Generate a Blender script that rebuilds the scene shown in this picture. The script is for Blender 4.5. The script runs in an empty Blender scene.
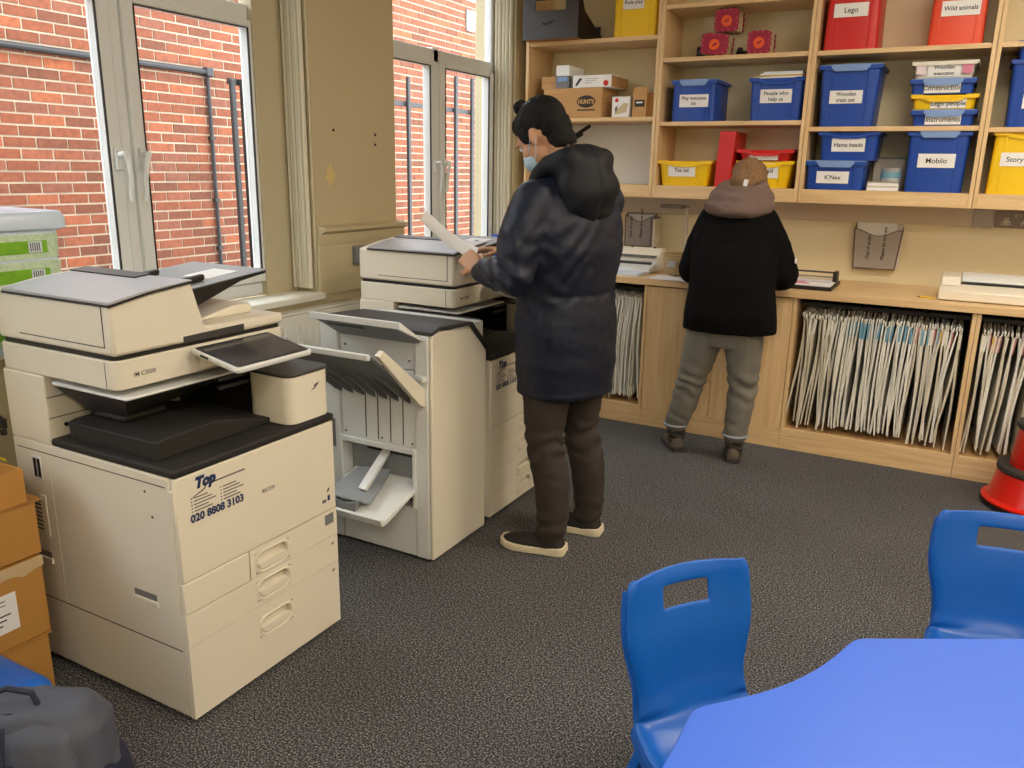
import bpy, bmesh, math, random
from mathutils import Vector, Matrix, noise
random.seed(11)
PI = math.pi
SC = bpy.context.scene
COL = SC.collection

# ------------------------------------------------------------------ camera
yaw, pit, rol, FPX = 0.49717980, 0.25903177, 0.01865074, 812.05
fwd = Vector((-math.sin(yaw)*math.cos(pit), math.cos(yaw)*math.cos(pit), -math.sin(pit)))
rgt0 = Vector((math.cos(yaw), math.sin(yaw), 0)); up0 = rgt0.cross(fwd)
rgt = rgt0*math.cos(rol) + up0*math.sin(rol); upv = rgt.cross(fwd)
cam_data = bpy.data.cameras.new('camera'); cam = bpy.data.objects.new('camera', cam_data); COL.objects.link(cam)
mw = Matrix.Identity(4)
for i in range(3):
    mw[i][0] = rgt[i]; mw[i][1] = upv[i]; mw[i][2] = -fwd[i]
mw[2][3] = 1.5
cam.matrix_world = mw
cam_data.sensor_width = 36; cam_data.sensor_fit = 'HORIZONTAL'; cam_data.lens = FPX/1024*36
cam_data.clip_start = 0.05
SC.camera = cam
# ------------------------------------------------------------------ world: even overcast sky
wd = bpy.data.worlds.new('overcast_sky'); SC.world = wd; wd.use_nodes = True
bg = wd.node_tree.nodes['Background']; bg.inputs[0].default_value = (0.90, 0.95, 1.0, 1); bg.inputs[1].default_value = 6.0
SC.view_settings.view_transform = 'Standard'; SC.view_settings.look = 'None'
SC.view_settings.exposure = 0.18; SC.view_settings.gamma = 1.0; SC.view_settings.use_curve_mapping = False
LAMP_STRENGTH = 11.5
LAMP_COLOR = (1.0, 0.89, 0.74)
LAMPS = [(0.3, 1.2), (0.2, 3.4), (1.9, 1.2), (1.8, 3.4), (0.3, -1.0), (1.9, -1.0)]  # last two are added fill lamps, out of view

# ------------------------------------------------------------------ materials
def S(r, g, b):
    f = lambda c: (c/255/12.92 if c/255 <= .04045 else ((c/255+.055)/1.055)**2.4)
    return (f(r), f(g), f(b), 1)
MATS = {}
def mat(name, col, rough=.5, metal=0, var=.0, vscale=8, bump=0, bscale=60, trans=0, emit=0, spec=.5, coat=0, alpha=1, sub=0):
    m = bpy.data.materials.new(name); m.use_nodes = True; nt = m.node_tree; b = nt.nodes['Principled BSDF']
    b.inputs['Base Color'].default_value = col; b.inputs['Roughness'].default_value = rough; b.inputs['Metallic'].default_value = metal
    b.inputs['Specular IOR Level'].default_value = spec
    if trans: b.inputs['Transmission Weight'].default_value = trans
    if coat: b.inputs['Coat Weight'].default_value = coat
    if alpha < 1: b.inputs['Alpha'].default_value = alpha
    if emit: b.inputs['Emission Color'].default_value = col; b.inputs['Emission Strength'].default_value = emit
    if sub: b.inputs['Subsurface Weight'].default_value = sub; b.inputs['Subsurface Radius'].default_value = (.01, .004, .002)
    if var or bump:
        tc = nt.nodes.new('ShaderNodeTexCoord')
        n = nt.nodes.new('ShaderNodeTexNoise'); n.inputs['Scale'].default_value = vscale; n.inputs['Detail'].default_value = 4
        nt.links.new(tc.outputs['Object'], n.inputs['Vector'])
        if var:
            mx = nt.nodes.new('ShaderNodeMix'); mx.data_type = 'RGBA'
            mx.inputs[6].default_value = tuple(c*(1-var) for c in col[:3])+(1,); mx.inputs[7].default_value = tuple(min(1, c*(1+var)) for c in col[:3])+(1,)
            nt.links.new(n.outputs['Fac'], mx.inputs[0]); nt.links.new(mx.outputs[2], b.inputs['Base Color'])
        if bump:
            n2 = nt.nodes.new('ShaderNodeTexNoise'); n2.inputs['Scale'].default_value = bscale; n2.inputs['Detail'].default_value = 3
            nt.links.new(tc.outputs['Object'], n2.inputs['Vector'])
            bp = nt.nodes.new('ShaderNodeBump'); bp.inputs['Strength'].default_value = bump; bp.inputs['Distance'].default_value = .01
            nt.links.new(n2.outputs['Fac'], bp.inputs['Height']); nt.links.new(bp.outputs['Normal'], b.inputs['Normal'])
    MATS[name] = m
    return m
def wood(name, c1, c2, axis=0, rough=.42):
    m = bpy.data.materials.new(name); m.use_nodes = True; nt = m.node_tree; b = nt.nodes['Principled BSDF']
    g = nt.nodes.new('ShaderNodeNewGeometry'); mp = nt.nodes.new('ShaderNodeMapping')
    sc = [22, 22, 22]; sc[axis] = 1.6; mp.inputs['Scale'].default_value = sc
    n = nt.nodes.new('ShaderNodeTexNoise'); n.inputs['Scale'].default_value = 2.2; n.inputs['Detail'].default_value = 6; n.inputs['Distortion'].default_value = .6
    r = nt.nodes.new('ShaderNodeValToRGB'); r.color_ramp.elements[0].position = .3; r.color_ramp.elements[1].position = .72
    r.color_ramp.elements[0].color = c1; r.color_ramp.elements[1].color = c2
    nt.links.new(g.outputs['Position'], mp.inputs['Vector']); nt.links.new(mp.outputs[0], n.inputs['Vector'])
    nt.links.new(n.outputs['Fac'], r.inputs[0]); nt.links.new(r.outputs[0], b.inputs['Base Color'])
    b.inputs['Roughness'].default_value = rough
    MATS[name] = m
    return m
wood('wood_x', S(214, 178, 128), S(234, 204, 158), 0)
wood('wood_z', S(214, 178, 128), S(234, 204, 158), 2)
wood('wood_y', S(200, 156, 104), S(222, 184, 132), 1)
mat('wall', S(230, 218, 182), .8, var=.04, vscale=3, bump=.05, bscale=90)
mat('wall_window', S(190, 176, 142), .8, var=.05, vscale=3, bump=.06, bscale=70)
mat('ceil', S(235, 230, 215), .9)
mat('upvc', S(222, 226, 226), .35)
mat('gasket', S(22, 24, 26), .5)
mat('trimboard', S(190, 178, 148), .6, var=.04)
mat('blind', S(214, 208, 188), .85, bump=.1, bscale=250)
mat('sill', S(236, 234, 222), .4)
mat('radiator', S(238, 236, 226), .4)
mat('cream', S(230, 223, 206), .42, var=.015, bump=.02, bscale=900)
mat('coolwhite', S(226, 229, 228), .42, var=.015)
mat('lidgrey', S(172, 172, 178), .4)
mat('seam', S(70, 66, 60), .7)
mat('black', S(24, 23, 23), .45)
mat('blackrough', S(33, 31, 30), .7, var=.1)
mat('darkgrey', S(58, 58, 60), .5)
mat('midgrey', S(120, 122, 124), .5)
mat('traygrey', S(140, 144, 148), .5)
mat('screen', S(62, 60, 66), .12, spec=.6)
mat('chrome', S(190, 190, 192), .25, metal=1)
mat('navy_ink', S(22, 44, 92), .6)
mat('grey_ink', S(92, 88, 92), .6)
mat('black_ink', S(28, 28, 30), .6)
mat('paper', S(240, 240, 240), .7)
mat('paper_blue', S(210, 220, 236), .7)
mat('paper_pink', S(232, 218, 224), .7)
mat('tray_blue', S(22, 72, 168), .38, var=.04)
mat('tray_blue_clip', S(128, 160, 214), .3)
mat('tray_yellow', S(244, 202, 10), .38, var=.03)
mat('tray_red', S(206, 36, 34), .38, var=.03)
mat('tray_orange', S(232, 78, 44), .38, var=.03)
mat('tray_clear', S(226, 222, 210), .3)
mat('card', S(196, 152, 98), .75, var=.06, vscale=12)
mat('card_dark', S(170, 120, 62), .75, var=.06, vscale=12)
mat('card_box', S(188, 136, 66), .75, var=.07, vscale=9)
mat('tape', S(205, 180, 140), .15)
mat('blue_chair', S(10, 92, 186), .3, var=.03)
mat('blue_table', S(66, 112, 222), .42, var=.02)
mat('table_edge', S(40, 70, 160), .5)
mat('red_stool', S(214, 30, 18), .28)
mat('rubber', S(50, 46, 42), .8, bump=.3, bscale=200)
mat('fence', S(44, 41, 42), .5)
mat('wallet', S(230, 228, 220), .35, var=.04)
mat('wallet_old', S(210, 202, 184), .4, var=.08)
mat('wallet_blue', S(112, 160, 186), .4, var=.06)
mat('wallet_pink', S(178, 120, 120), .5, var=.1)
mat('wallet_yellow', S(196, 170, 96), .5, var=.1)
mat('skin', S(196, 148, 114), .55, sub=.15)
mat('skin_w', S(216, 168, 144), .55, sub=.15)
mat('hair_black', S(9, 9, 10), .5, spec=.2, bump=.8, bscale=140)
mat('hair_brown', S(132, 98, 62), .5, var=.7, vscale=85, bump=.8, bscale=140)
mat('navy_coat', S(17, 24, 42), .5, spec=.35, var=.12, vscale=5)
mat('hood_black', S(11, 14, 22), .62, spec=.3, var=.12)
mat('grey_hoodie', S(150, 156, 168), .85)
mat('dark_trousers', S(52, 44, 42), .85, var=.15, vscale=10, bump=.1, bscale=400)
mat('shoe_black', S(32, 29, 27), .75)
mat('sole', S(224, 212, 184), .6)
mat('mask', S(176, 204, 226), .7)
mat('black_coat', S(7, 7, 9), .9, spec=.15, var=.2, vscale=30, bump=.25, bscale=260)
mat('scarf', S(112, 92, 84), .9, var=.15, vscale=40, bump=.5, bscale=160)
mat('khaki', S(118, 115, 106), .85, var=.14, vscale=12, bump=.15, bscale=300)
mat('boot', S(92, 80, 66), .75, var=.2)
mat('boot_dark', S(50, 46, 42), .7)
mat('eye', S(240, 238, 232), .2)
mat('pack_grey', S(74, 78, 92), .7, var=.1, bump=.25, bscale=500)
mat('pack_navy', S(30, 36, 58), .7, var=.1, bump=.25, bscale=500)
mat('green_pack', S(118, 178, 30), .5, var=.3, vscale=45)
mat('pack_white', S(196, 218, 190), .5, var=.35, vscale=70)
mat('clear_lid', S(206, 224, 248), .25)
mat('yellow_cable', S(222, 200, 40), .45)
mat('magenta_card', S(158, 30, 62), .6, var=.15, vscale=40)
mat('gear_stud', S(188, 84, 112), .6)
mat('orange_dot', S(238, 96, 40), .6)
mat('pink_lilac', S(214, 130, 160), .6)
mat('toy_wood', S(206, 186, 146), .7)
mat('basket', S(176, 150, 108), .8, var=.2, vscale=60, bump=.6, bscale=120)
mat('acrylic_smoke', S(168, 160, 154), .25)
mat('acrylic_edge', S(98, 86, 80), .3)
mat('trunking', S(200, 188, 172), .5)
mat('socket_dark', S(128, 118, 110), .45)
mat('pink_glow', S(244, 120, 100), .5)
mat('tin', S(186, 190, 190), .3, metal=.3, var=.3, vscale=70)
mat('reflection_glow', S(250, 244, 236), .4, emit=5)  # emission imitates a light reflected in the window
mat('ceiling_lamp', (LAMP_COLOR[0], LAMP_COLOR[1], LAMP_COLOR[2], 1), .5, emit=LAMP_STRENGTH)
mat('concrete', S(150, 146, 140), .9, var=.1)
mat('plaster_patch', S(214, 190, 128), .8)
mat('mortar', S(190, 174, 152), .9, var=.06, vscale=20, bump=.2, bscale=120)

def mat_carpet():
    m = bpy.data.materials.new('carpet'); m.use_nodes = True; nt = m.node_tree; b = nt.nodes['Principled BSDF']
    g = nt.nodes.new('ShaderNodeNewGeometry')
    n = nt.nodes.new('ShaderNodeTexNoise'); n.inputs['Scale'].default_value = 175; n.inputs['Detail'].default_value = 4; n.inputs['Roughness'].default_value = .7
    n2 = nt.nodes.new('ShaderNodeTexNoise'); n2.inputs['Scale'].default_value = 1.3; n2.inputs['Detail'].default_value = 4
    nt.links.new(g.outputs['Position'], n.inputs['Vector']); nt.links.new(g.outputs['Position'], n2.inputs['Vector'])
    r = nt.nodes.new('ShaderNodeValToRGB'); e = r.color_ramp.elements
    e[0].position = .38; e[0].color = S(32, 32, 35); e[1].position = .64; e[1].color = S(160, 159, 160)
    k = e.new(.5); k.color = S(64, 63, 65)
    mx = nt.nodes.new('ShaderNodeMix'); mx.data_type = 'RGBA'; mx.blend_type = 'MULTIPLY'; mx.inputs[0].default_value = .35
    r2 = nt.nodes.new('ShaderNodeValToRGB'); r2.color_ramp.elements[0].position = .35; r2.color_ramp.elements[0].color = (.6, .6, .6, 1); r2.color_ramp.elements[1].position = .65
    nt.links.new(n.outputs['Fac'], r.inputs[0]); nt.links.new(n2.outputs['Fac'], r2.inputs[0])
    nt.links.new(r.outputs[0], mx.inputs[6]); nt.links.new(r2.outputs[0], mx.inputs[7]); nt.links.new(mx.outputs[2], b.inputs['Base Color'])
    bp = nt.nodes.new('ShaderNodeBump'); bp.inputs['Strength'].default_value = .5; bp.inputs['Distance'].default_value = .004
    nt.links.new(n.outputs['Fac'], bp.inputs['Height']); nt.links.new(bp.outputs['Normal'], b.inputs['Normal'])
    b.inputs['Roughness'].default_value = .95; b.inputs['Specular IOR Level'].default_value = .2
    MATS['carpet'] = m
mat_carpet()
BRX, BRC, BRL = -5.6, .075, .225
def mat_brick():
    m = bpy.data.materials.new('brick'); m.use_nodes = True; nt = m.node_tree; b = nt.nodes['Principled BSDF']
    g = nt.nodes.new('ShaderNodeNewGeometry'); sp = nt.nodes.new('ShaderNodeSeparateXYZ'); nt.links.new(g.outputs['Position'], sp.inputs[0])
    def mth(op, a, bv):
        n = nt.nodes.new('ShaderNodeMath'); n.operation = op
        for i, x in enumerate((a, bv)):
            if x is None: continue
            if isinstance(x, (int, float)): n.inputs[i].default_value = x
            else: nt.links.new(x, n.inputs[i])
        return n.outputs[0]
    row = mth('FLOOR', mth('DIVIDE', sp.outputs[2], BRC), None)
    par = mth('MODULO', mth('ADD', row, 100), 2)
    colm = mth('FLOOR', mth('DIVIDE', mth('ADD', sp.outputs[1], mth('MULTIPLY', par, BRL/2)), BRL), None)
    cb = nt.nodes.new('ShaderNodeCombineXYZ'); nt.links.new(row, cb.inputs[0]); nt.links.new(colm, cb.inputs[1])
    wn = nt.nodes.new('ShaderNodeTexWhiteNoise'); nt.links.new(cb.outputs[0], wn.inputs[0])
    r = nt.nodes.new('ShaderNodeValToRGB'); e = r.color_ramp.elements
    e[0].position = 0; e[0].color = S(108, 62, 43); e[1].position = 1; e[1].color = S(154, 84, 52)
    k = e.new(.45); k.color = S(134, 72, 46); k = e.new(.75); k.color = S(124, 74, 56)
    n = nt.nodes.new('ShaderNodeTexNoise'); n.inputs['Scale'].default_value = 28; n.inputs['Detail'].default_value = 5
    nt.links.new(g.outputs['Position'], n.inputs['Vector'])
    mx = nt.nodes.new('ShaderNodeMix'); mx.data_type = 'RGBA'; mx.blend_type = 'OVERLAY'; mx.inputs[0].default_value = .55
    nt.links.new(wn.outputs[0], r.inputs[0]); nt.links.new(r.outputs[0], mx.inputs[6]); nt.links.new(n.outputs['Fac'], mx.inputs[7])
    nt.links.new(mx.outputs[2], b.inputs['Base Color']); b.inputs['Roughness'].default_value = .9
    MATS['brick'] = m
mat_brick()
def mat_glass():
    m = bpy.data.materials.new('glass'); m.use_nodes = True; nt = m.node_tree; nt.nodes.clear()
    o = nt.nodes.new('ShaderNodeOutputMaterial'); t = nt.nodes.new('ShaderNodeBsdfTransparent'); gl = nt.nodes.new('ShaderNodeBsdfGlossy')
    gl.inputs['Roughness'].default_value = .02; lw = nt.nodes.new('ShaderNodeLayerWeight'); lw.inputs[0].default_value = .12
    fr = nt.nodes.new('ShaderNodeMath'); fr.operation = 'MULTIPLY'; fr.inputs[1].default_value = .35; nt.links.new(lw.outputs['Fresnel'], fr.inputs[0])
    mx = nt.nodes.new('ShaderNodeMixShader'); t.inputs[0].default_value = (.95, .97, .97, 1)
    nt.links.new(fr.outputs[0], mx.inputs[0]); nt.links.new(t.outputs[0], mx.inputs[1]); nt.links.new(gl.outputs[0], mx.inputs[2]); nt.links.new(mx.outputs[0], o.inputs[0])
    MATS['glass'] = m
mat_glass()

# ------------------------------------------------------------------ mesh helpers
class MB:
    def __init__(s): s.v = []; s.f = []
    def add(s, vs, fs):
        n = len(s.v); s.v += [tuple(p) for p in vs]; s.f += [tuple(i+n for i in f) for f in fs]; return s
    def box(s, x0, x1, y0, y1, z0, z1):
        return s.add([(x0,y0,z0),(x1,y0,z0),(x1,y1,z0),(x0,y1,z0),(x0,y0,z1),(x1,y0,z1),(x1,y1,z1),(x0,y1,z1)],
            [(0,3,2,1),(4,5,6,7),(0,1,5,4),(1,2,6,5),(2,3,7,6),(3,0,4,7)])
    def cbox(s, c, sz): return s.box(c[0]-sz[0]/2, c[0]+sz[0]/2, c[1]-sz[1]/2, c[1]+sz[1]/2, c[2]-sz[2]/2, c[2]+sz[2]/2)
    def prism(s, poly, axis, a, b):
        n = len(poly); mk = {'x': lambda p, t: (t, p[0], p[1]), 'y': lambda p, t: (p[0], t, p[1]), 'z': lambda p, t: (p[0], p[1], t)}[axis]
        return s.add([mk(p, a) for p in poly]+[mk(p, b) for p in poly], [tuple(range(n-1, -1, -1)), tuple(range(n, 2*n))]+[(i, (i+1) % n, n+(i+1) % n, n+i) for i in range(n)])
    def rings(s, rs, cap=True, closed=False):
        n = len(rs[0]); k = len(rs); vs = [p for r in rs for p in r]
        fs = [(i*n+j, i*n+(j+1) % n, ((i+1) % k)*n+(j+1) % n, ((i+1) % k)*n+j) for i in range(k if closed else k-1) for j in range(n)]
        if cap and not closed: fs += [tuple(range(n-1, -1, -1)), tuple((k-1)*n+j for j in range(n))]
        return s.add(vs, fs)
    def tube(s, pts, r, n=8, closed=False):
        pts = [Vector(p) for p in pts]; rs = []; N = len(pts)
        rr = r if isinstance(r, (list, tuple)) else [r]*N
        t0 = (pts[1]-pts[0]).normalized(); ref = Vector((0, 0, 1)) if abs(t0.z) < .9 else Vector((1, 0, 0)); u = t0.cross(ref).normalized()
        for i in range(N):
            if closed: t = pts[(i+1) % N]-pts[i-1]
            else: t = pts[min(i+1, N-1)]-pts[max(i-1, 0)]
            t = t.normalized(); u = (u-t*u.dot(t)).normalized(); w = t.cross(u)
            rs.append([pts[i]+(u*math.cos(2*PI*k/n)+w*math.sin(2*PI*k/n))*rr[i] for k in range(n)])
        return s.rings(rs, True, closed)
    def cyl(s, a, b, r, n=16): return s.tube([a, b], r, n)
    def lathe(s, c, prof, n=28):
        rs = [[(c[0]+r*math.cos(2*PI*k/n), c[1]+r*math.sin(2*PI*k/n), c[2]+z) for k in range(n)] for r, z in prof]
        return s.rings(rs)
    def ell(s, c, r, rot=None, nu=20, nv=12):
        rs = []
        for i in range(1, nv):
            a = PI*i/nv; rs.append([(math.sin(a)*math.cos(2*PI*k/nu), math.sin(a)*math.sin(2*PI*k/nu), -math.cos(a)) for k in range(nu)])
        vs = [(0, 0, -1)]+[p for q in rs for p in q]+[(0, 0, 1)]
        fs = [(0, 1+(k+1) % nu, 1+k) for k in range(nu)]
        for i in range(nv-2):
            fs += [(1+i*nu+k, 1+i*nu+(k+1) % nu, 1+(i+1)*nu+(k+1) % nu, 1+(i+1)*nu+k) for k in range(nu)]
        L = len(vs)-1; fs += [(L, 1+(nv-2)*nu+k, 1+(nv-2)*nu+(k+1) % nu) for k in range(nu)]
        out = []
        for p in vs:
            q = Vector((p[0]*r[0], p[1]*r[1], p[2]*r[2]))
            if rot is not None: q = rot @ q
            out.append(q+Vector(c))
        return s.add(out, fs)
    def limb(s, pts, rr, n=14):
        # tapered chain with round ends
        pts = [Vector(p) for p in pts]
        s.tube(pts, rr, n)
        for p, r in zip(pts, rr): s.ell(p, (r, r, r), None, n, 8)
        return s
    def xf(s, fn): s.v = [tuple(fn(Vector(p))) for p in s.v]; return s
def rrect(cx, cy, w, h, r, z=None, n=4):
    o = []
    for qx, qy, a0 in ((1, 1, 0), (-1, 1, PI/2), (-1, -1, PI), (1, -1, 1.5*PI)):
        for k in range(n+1):
            a = a0+PI/2*k/n; p = (cx+qx*(w/2-r)+r*math.cos(a), cy+qy*(h/2-r)+r*math.sin(a)); o.append(p if z is None else (p[0], p[1], z))
    return o
OFF = {}
def finish(me, m, smooth=True, ang=35):
    me.update()
    bm = bmesh.new(); bm.from_mesh(me); bmesh.ops.recalc_face_normals(bm, faces=bm.faces); bm.to_mesh(me); bm.free()
    if smooth:
        me.polygons.foreach_set('use_smooth', [True]*len(me.polygons)); me.set_sharp_from_angle(angle=math.radians(ang))
    if m is not None: me.materials.append(MATS[m] if isinstance(m, str) else m)
def obj(name, mb, m, parent=None, bevel=0, seg=2, local=False, smooth=True, ang=35):
    off = OFF.get(parent.name, Vector()) if parent is not None else Vector()
    me = bpy.data.meshes.new(name)
    vs = mb.v if local or off.length == 0 else [(p[0]-off.x, p[1]-off.y, p[2]-off.z) for p in mb.v]
    me.from_pydata(vs, [], mb.f); finish(me, m, smooth, ang)
    o = bpy.data.objects.new(name, me); COL.objects.link(o)
    if parent is not None: o.parent = parent; OFF[o.name] = off
    if bevel:
        b = o.modifiers.new('bevel', 'BEVEL'); b.width = bevel; b.segments = seg; b.limit_method = 'ANGLE'; b.angle_limit = math.radians(40); b.harden_normals = False
    return o
def tag(o, label, cat, group=None):
    o['label'] = label; o['category'] = cat
    if group: o['group'] = group
    return o
def thing(name, label, cat, loc=(0, 0, 0), rotz=0, group=None):
    e = bpy.data.objects.new(name, None); COL.objects.link(e); e.location = loc; e.rotation_euler = (0, 0, rotz); e.empty_display_size = .1
    OFF[e.name] = Vector(loc); tag(e, label, cat, group); return e
def struct(name, mb, m, parent=None, bevel=0, **k):
    o = obj(name, mb, m, parent, bevel, **k)
    if parent is None: o['kind'] = 'structure'
    return o
def copy_tree(o, parent=None):
    c = o.copy(); COL.objects.link(c); c.parent = parent
    for ch in list(o.children): copy_tree(ch, c)
    return c
TXT = {}
def text_mb(txt, size, bold=0, shear=0, align='LEFT', fn=None):
    key = (txt, size, bold, shear, align)
    if key not in TXT:
        cu = bpy.data.curves.new('t', 'FONT'); cu.body = txt; cu.size = size; cu.offset = bold; cu.shear = shear; cu.align_x = align; cu.resolution_u = 3
        o = bpy.data.objects.new('t', cu); COL.objects.link(o)
        dg = bpy.context.evaluated_depsgraph_get(); me = bpy.data.meshes.new_from_object(o.evaluated_get(dg))
        TXT[key] = ([tuple(v.co) for v in me.vertices], [tuple(p.vertices) for p in me.polygons])
        bpy.data.objects.remove(o); bpy.data.curves.remove(cu); bpy.data.meshes.remove(me)
    vs, fs = TXT[key]
    return MB().add([fn(p[0], p[1]) for p in vs], fs)
def org(name, mb, m, parent, voxel=.012, smooth=8, disp=None, factor=.5, bevel=0):
    me = bpy.data.meshes.new('tmp'); me.from_pydata(mb.v, [], mb.f); finish(me, None, False)
    o = bpy.data.objects.new('tmp', me); COL.objects.link(o)
    r = o.modifiers.new('r', 'REMESH'); r.mode = 'VOXEL'; r.voxel_size = voxel
    if smooth: s = o.modifiers.new('s', 'SMOOTH'); s.factor = factor; s.iterations = smooth
    dg = bpy.context.evaluated_depsgraph_get(); nm = bpy.data.meshes.new_from_object(o.evaluated_get(dg))
    bpy.data.objects.remove(o); bpy.data.meshes.remove(me)
    if disp:
        nm.update(); co = [(v.co.copy(), v.normal.copy()) for v in nm.vertices]
        for v, (p, n) in zip(nm.vertices, co): v.co = p+n*disp(p, n)
    off = OFF.get(parent.name, Vector())
    for v in nm.vertices: v.co -= off
    nm.name = name; nm.materials.clear(); nm.materials.append(MATS[m])
    nm.polygons.foreach_set('use_smooth', [True]*len(nm.polygons)); nm.update()
    ob = bpy.data.objects.new(name, nm); COL.objects.link(ob); ob.parent = parent; OFF[ob.name] = off
    return ob
# ================================================================== room shell
XW, YB, XR, YF, ZC = -2.65, 5.22, 2.7, -2.2, 2.95
WINS = [(1.25, 2.93), (3.56, 4.85), (-1.70, 0.80)]  # third opening is unseen, added to bring in light
ZS, ZT = .915, 2.72
struct('floor', MB().box(XW-.3, XR, YF, YB, -.06, 0), 'carpet')
struct('ceiling', MB().box(XW-.3, XR, YF, YB, ZC, ZC+.08), 'ceil')
struct('wall_back', MB().box(XW-.3, XR+.1, YB, YB+.1, 0, ZC), 'wall')
struct('wall_right', MB().box(XR, XR+.1, YF, YB, 0, ZC), 'wall')
struct('wall_front', MB().box(XW-.3, XR+.1, YF-.1, YF, 0, ZC), 'wall')
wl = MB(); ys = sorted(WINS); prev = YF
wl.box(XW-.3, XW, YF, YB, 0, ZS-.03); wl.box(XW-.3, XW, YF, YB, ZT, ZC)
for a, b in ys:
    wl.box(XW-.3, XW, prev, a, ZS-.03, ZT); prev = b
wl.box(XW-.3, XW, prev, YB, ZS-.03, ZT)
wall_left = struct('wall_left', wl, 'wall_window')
# filler patch, screw holes on the pier
obj('filler_patch', MB().add(*(lambda c: ([(XW+.0015, c[0]+.030*math.cos(k*PI/8)*(1+.25*math.sin(k*2.3)), c[1]+.045*math.sin(k*PI/8)*(1+.2*math.cos(k*1.7))) for k in range(16)], [tuple(range(16))]))((3.05, 1.455))), 'plaster_patch', wall_left)
for (y, z) in ((3.082, 1.66), (3.396, 1.652), (3.394, 1.604)):
    obj('screw_hole', MB().cyl((XW, y, z), (XW+.003, y, z), .007, 10), 'black', wall_left)
# dado rail on the pier
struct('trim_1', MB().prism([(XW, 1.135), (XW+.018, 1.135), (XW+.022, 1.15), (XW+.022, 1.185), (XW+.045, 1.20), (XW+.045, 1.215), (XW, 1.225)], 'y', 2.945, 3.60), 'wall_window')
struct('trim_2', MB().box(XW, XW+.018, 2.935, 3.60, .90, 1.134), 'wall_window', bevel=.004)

def window(idx, y0, y1, ys):
    XF = -2.86; XI = -2.80
    name = 'window_%d' % idx
    # outer frame + transom + mullion
    fm = MB(); a, b = ys[0][0]-.07, ys[-1][1]+.05
    zt0, zt1 = 2.062, 2.166
    for q in ((a-.05, a), (b, b+.05)): fm.box(XF, XI-.01, q[0], q[1], ZS, ZT)
    fm.box(XF, XI-.01, a, b, ZS, ZS+.06); fm.box(XF, XI-.01, a, b, ZT-.06, ZT); fm.box(XF, XI-.005, a, b, zt0+.02, zt1-.01)
    mid = (ys[0][1]+ys[1][0])/2
    fm.box(XF, XI-.005, mid-.028, mid+.028, ZS, zt1)
    w = struct(name, fm, 'upvc', bevel=.006)
    # boxed-in trim boards beside the frame
    tb = MB()
    if y1-(b+.05) > .01: tb.box(XF+.01, XI+.02, ys[-1][1]+.014, y1, ZS, ZT)
    if (a-.05)-y0 > .01: tb.box(XF+.01, XI+.004, y0, a+.02, ZS, ZT)
    if tb.v: obj('side_board', tb, 'trimboard', w)
    for i, (p, q) in enumerate(ys):
        sf = MB(); zb = ZS+.115; zt = zt0; t = .052
        sf.box(XF+.012, XI+.012, p-t, p, zb-t, zt+.03); sf.box(XF+.012, XI+.012, q, q+t, zb-t, zt+.03)
        sf.box(XF+.012, XI+.012, p, q, zb-t, zb); sf.box(XF+.012, XI+.012, p, q, zt, zt+.03)
        s = obj('sash', sf, 'upvc', w, .006)
        g = MB(); t2 = .004
        for bx in ((p, p+t2, zb, zt), (q-t2, q, zb, zt), (p, q, zb, zb+t2), (p, q, zt-t2, zt)): g.box(XI+.003, XI+.0125, bx[0], bx[1], bx[2], bx[3])
        obj('gasket', g, 'gasket', s)
        obj('pane', MB().box(-2.833, -2.829, p, q, zb, zt), 'glass', s)
        # cranked handle on the stile by the mullion
        yh = q+.026 if i == 0 else p-.026; d = 1 if i == 0 else -1
        h = MB().box(XI+.012, XI+.028, yh-.013, yh+.013, 1.47, 1.55)
        h.tube([(XI+.03, yh, 1.525), (XI+.055, yh, 1.53), (XI+.062, yh+d*.012, 1.50), (XI+.055, yh+d*.020, 1.44), (XI+.05, yh+d*.018, 1.38), (XI+.046, yh+d*.022, 1.355)], [.013, .012, .010, .009, .009, .008], 10)
        obj('window_handle', h, 'upvc', s, .003)
    obj('pane', MB().box(-2.833, -2.829, a, b, zt1-.01, ZT-.06), 'glass', w)
    return w
window(1, *WINS[0], [(1.45, 2.01), (2.165, 2.725)])
window(2, *WINS[1], [(3.60, 4.10), (4.25, 4.765)])
window(3, *WINS[2], [(-1.55, -.48), (-.32, .65)])  # unseen extra window, added for more sky light
for i, (a, b) in enumerate(WINS):
    struct('trim_%d' % (3+i), MB().box(-2.80, XW+.035, a-(.02 if i != 1 else -.003), b+(.02 if i != 1 else -.003), ZS-.03, ZS), 'sill', bevel=.006)
    # drip sill outside
# ---- vertical blinds drawn to the far jamb
def blind(label, x0, x1, yj, z0, n, dirn):
    t = thing('vertical_blind', label, 'blind', (x0, yj, z0), 0, 'vertical blinds drawn to the window jambs')
    for i in range(n):
        x = x0+(x1-x0)*(i+.5)/n; y = yj-.004*(i % 2)
        m = MB(); w = (x1-x0)/n*.92; R = []
        for z in (z0, ZT-.05):
            R.append([(x-w/2, y-.012, z), (x-w/4, y-.022, z), (x, y-.026, z), (x+w/4, y-.022, z), (x+w/2, y-.012, z), (x+w/2, y-.009, z), (x, y-.023, z), (x-w/2, y-.009, z)])
        m.rings(R); obj('slat', m, 'blind', t)
    obj('head_rail', MB().box(x0, x1, yj-.04, yj, ZT-.05, ZT-.002), 'upvc', t)
blind('ribbed beige vertical blind stacked on the jamb right of the near window', -2.795, -2.665, 2.928, ZS+.02, 7, 1)
blind('bright white vertical blind stacked in the corner behind the man in the navy coat', -2.795, -2.665, 4.848, ZS+.02, 5, 1)
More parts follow.
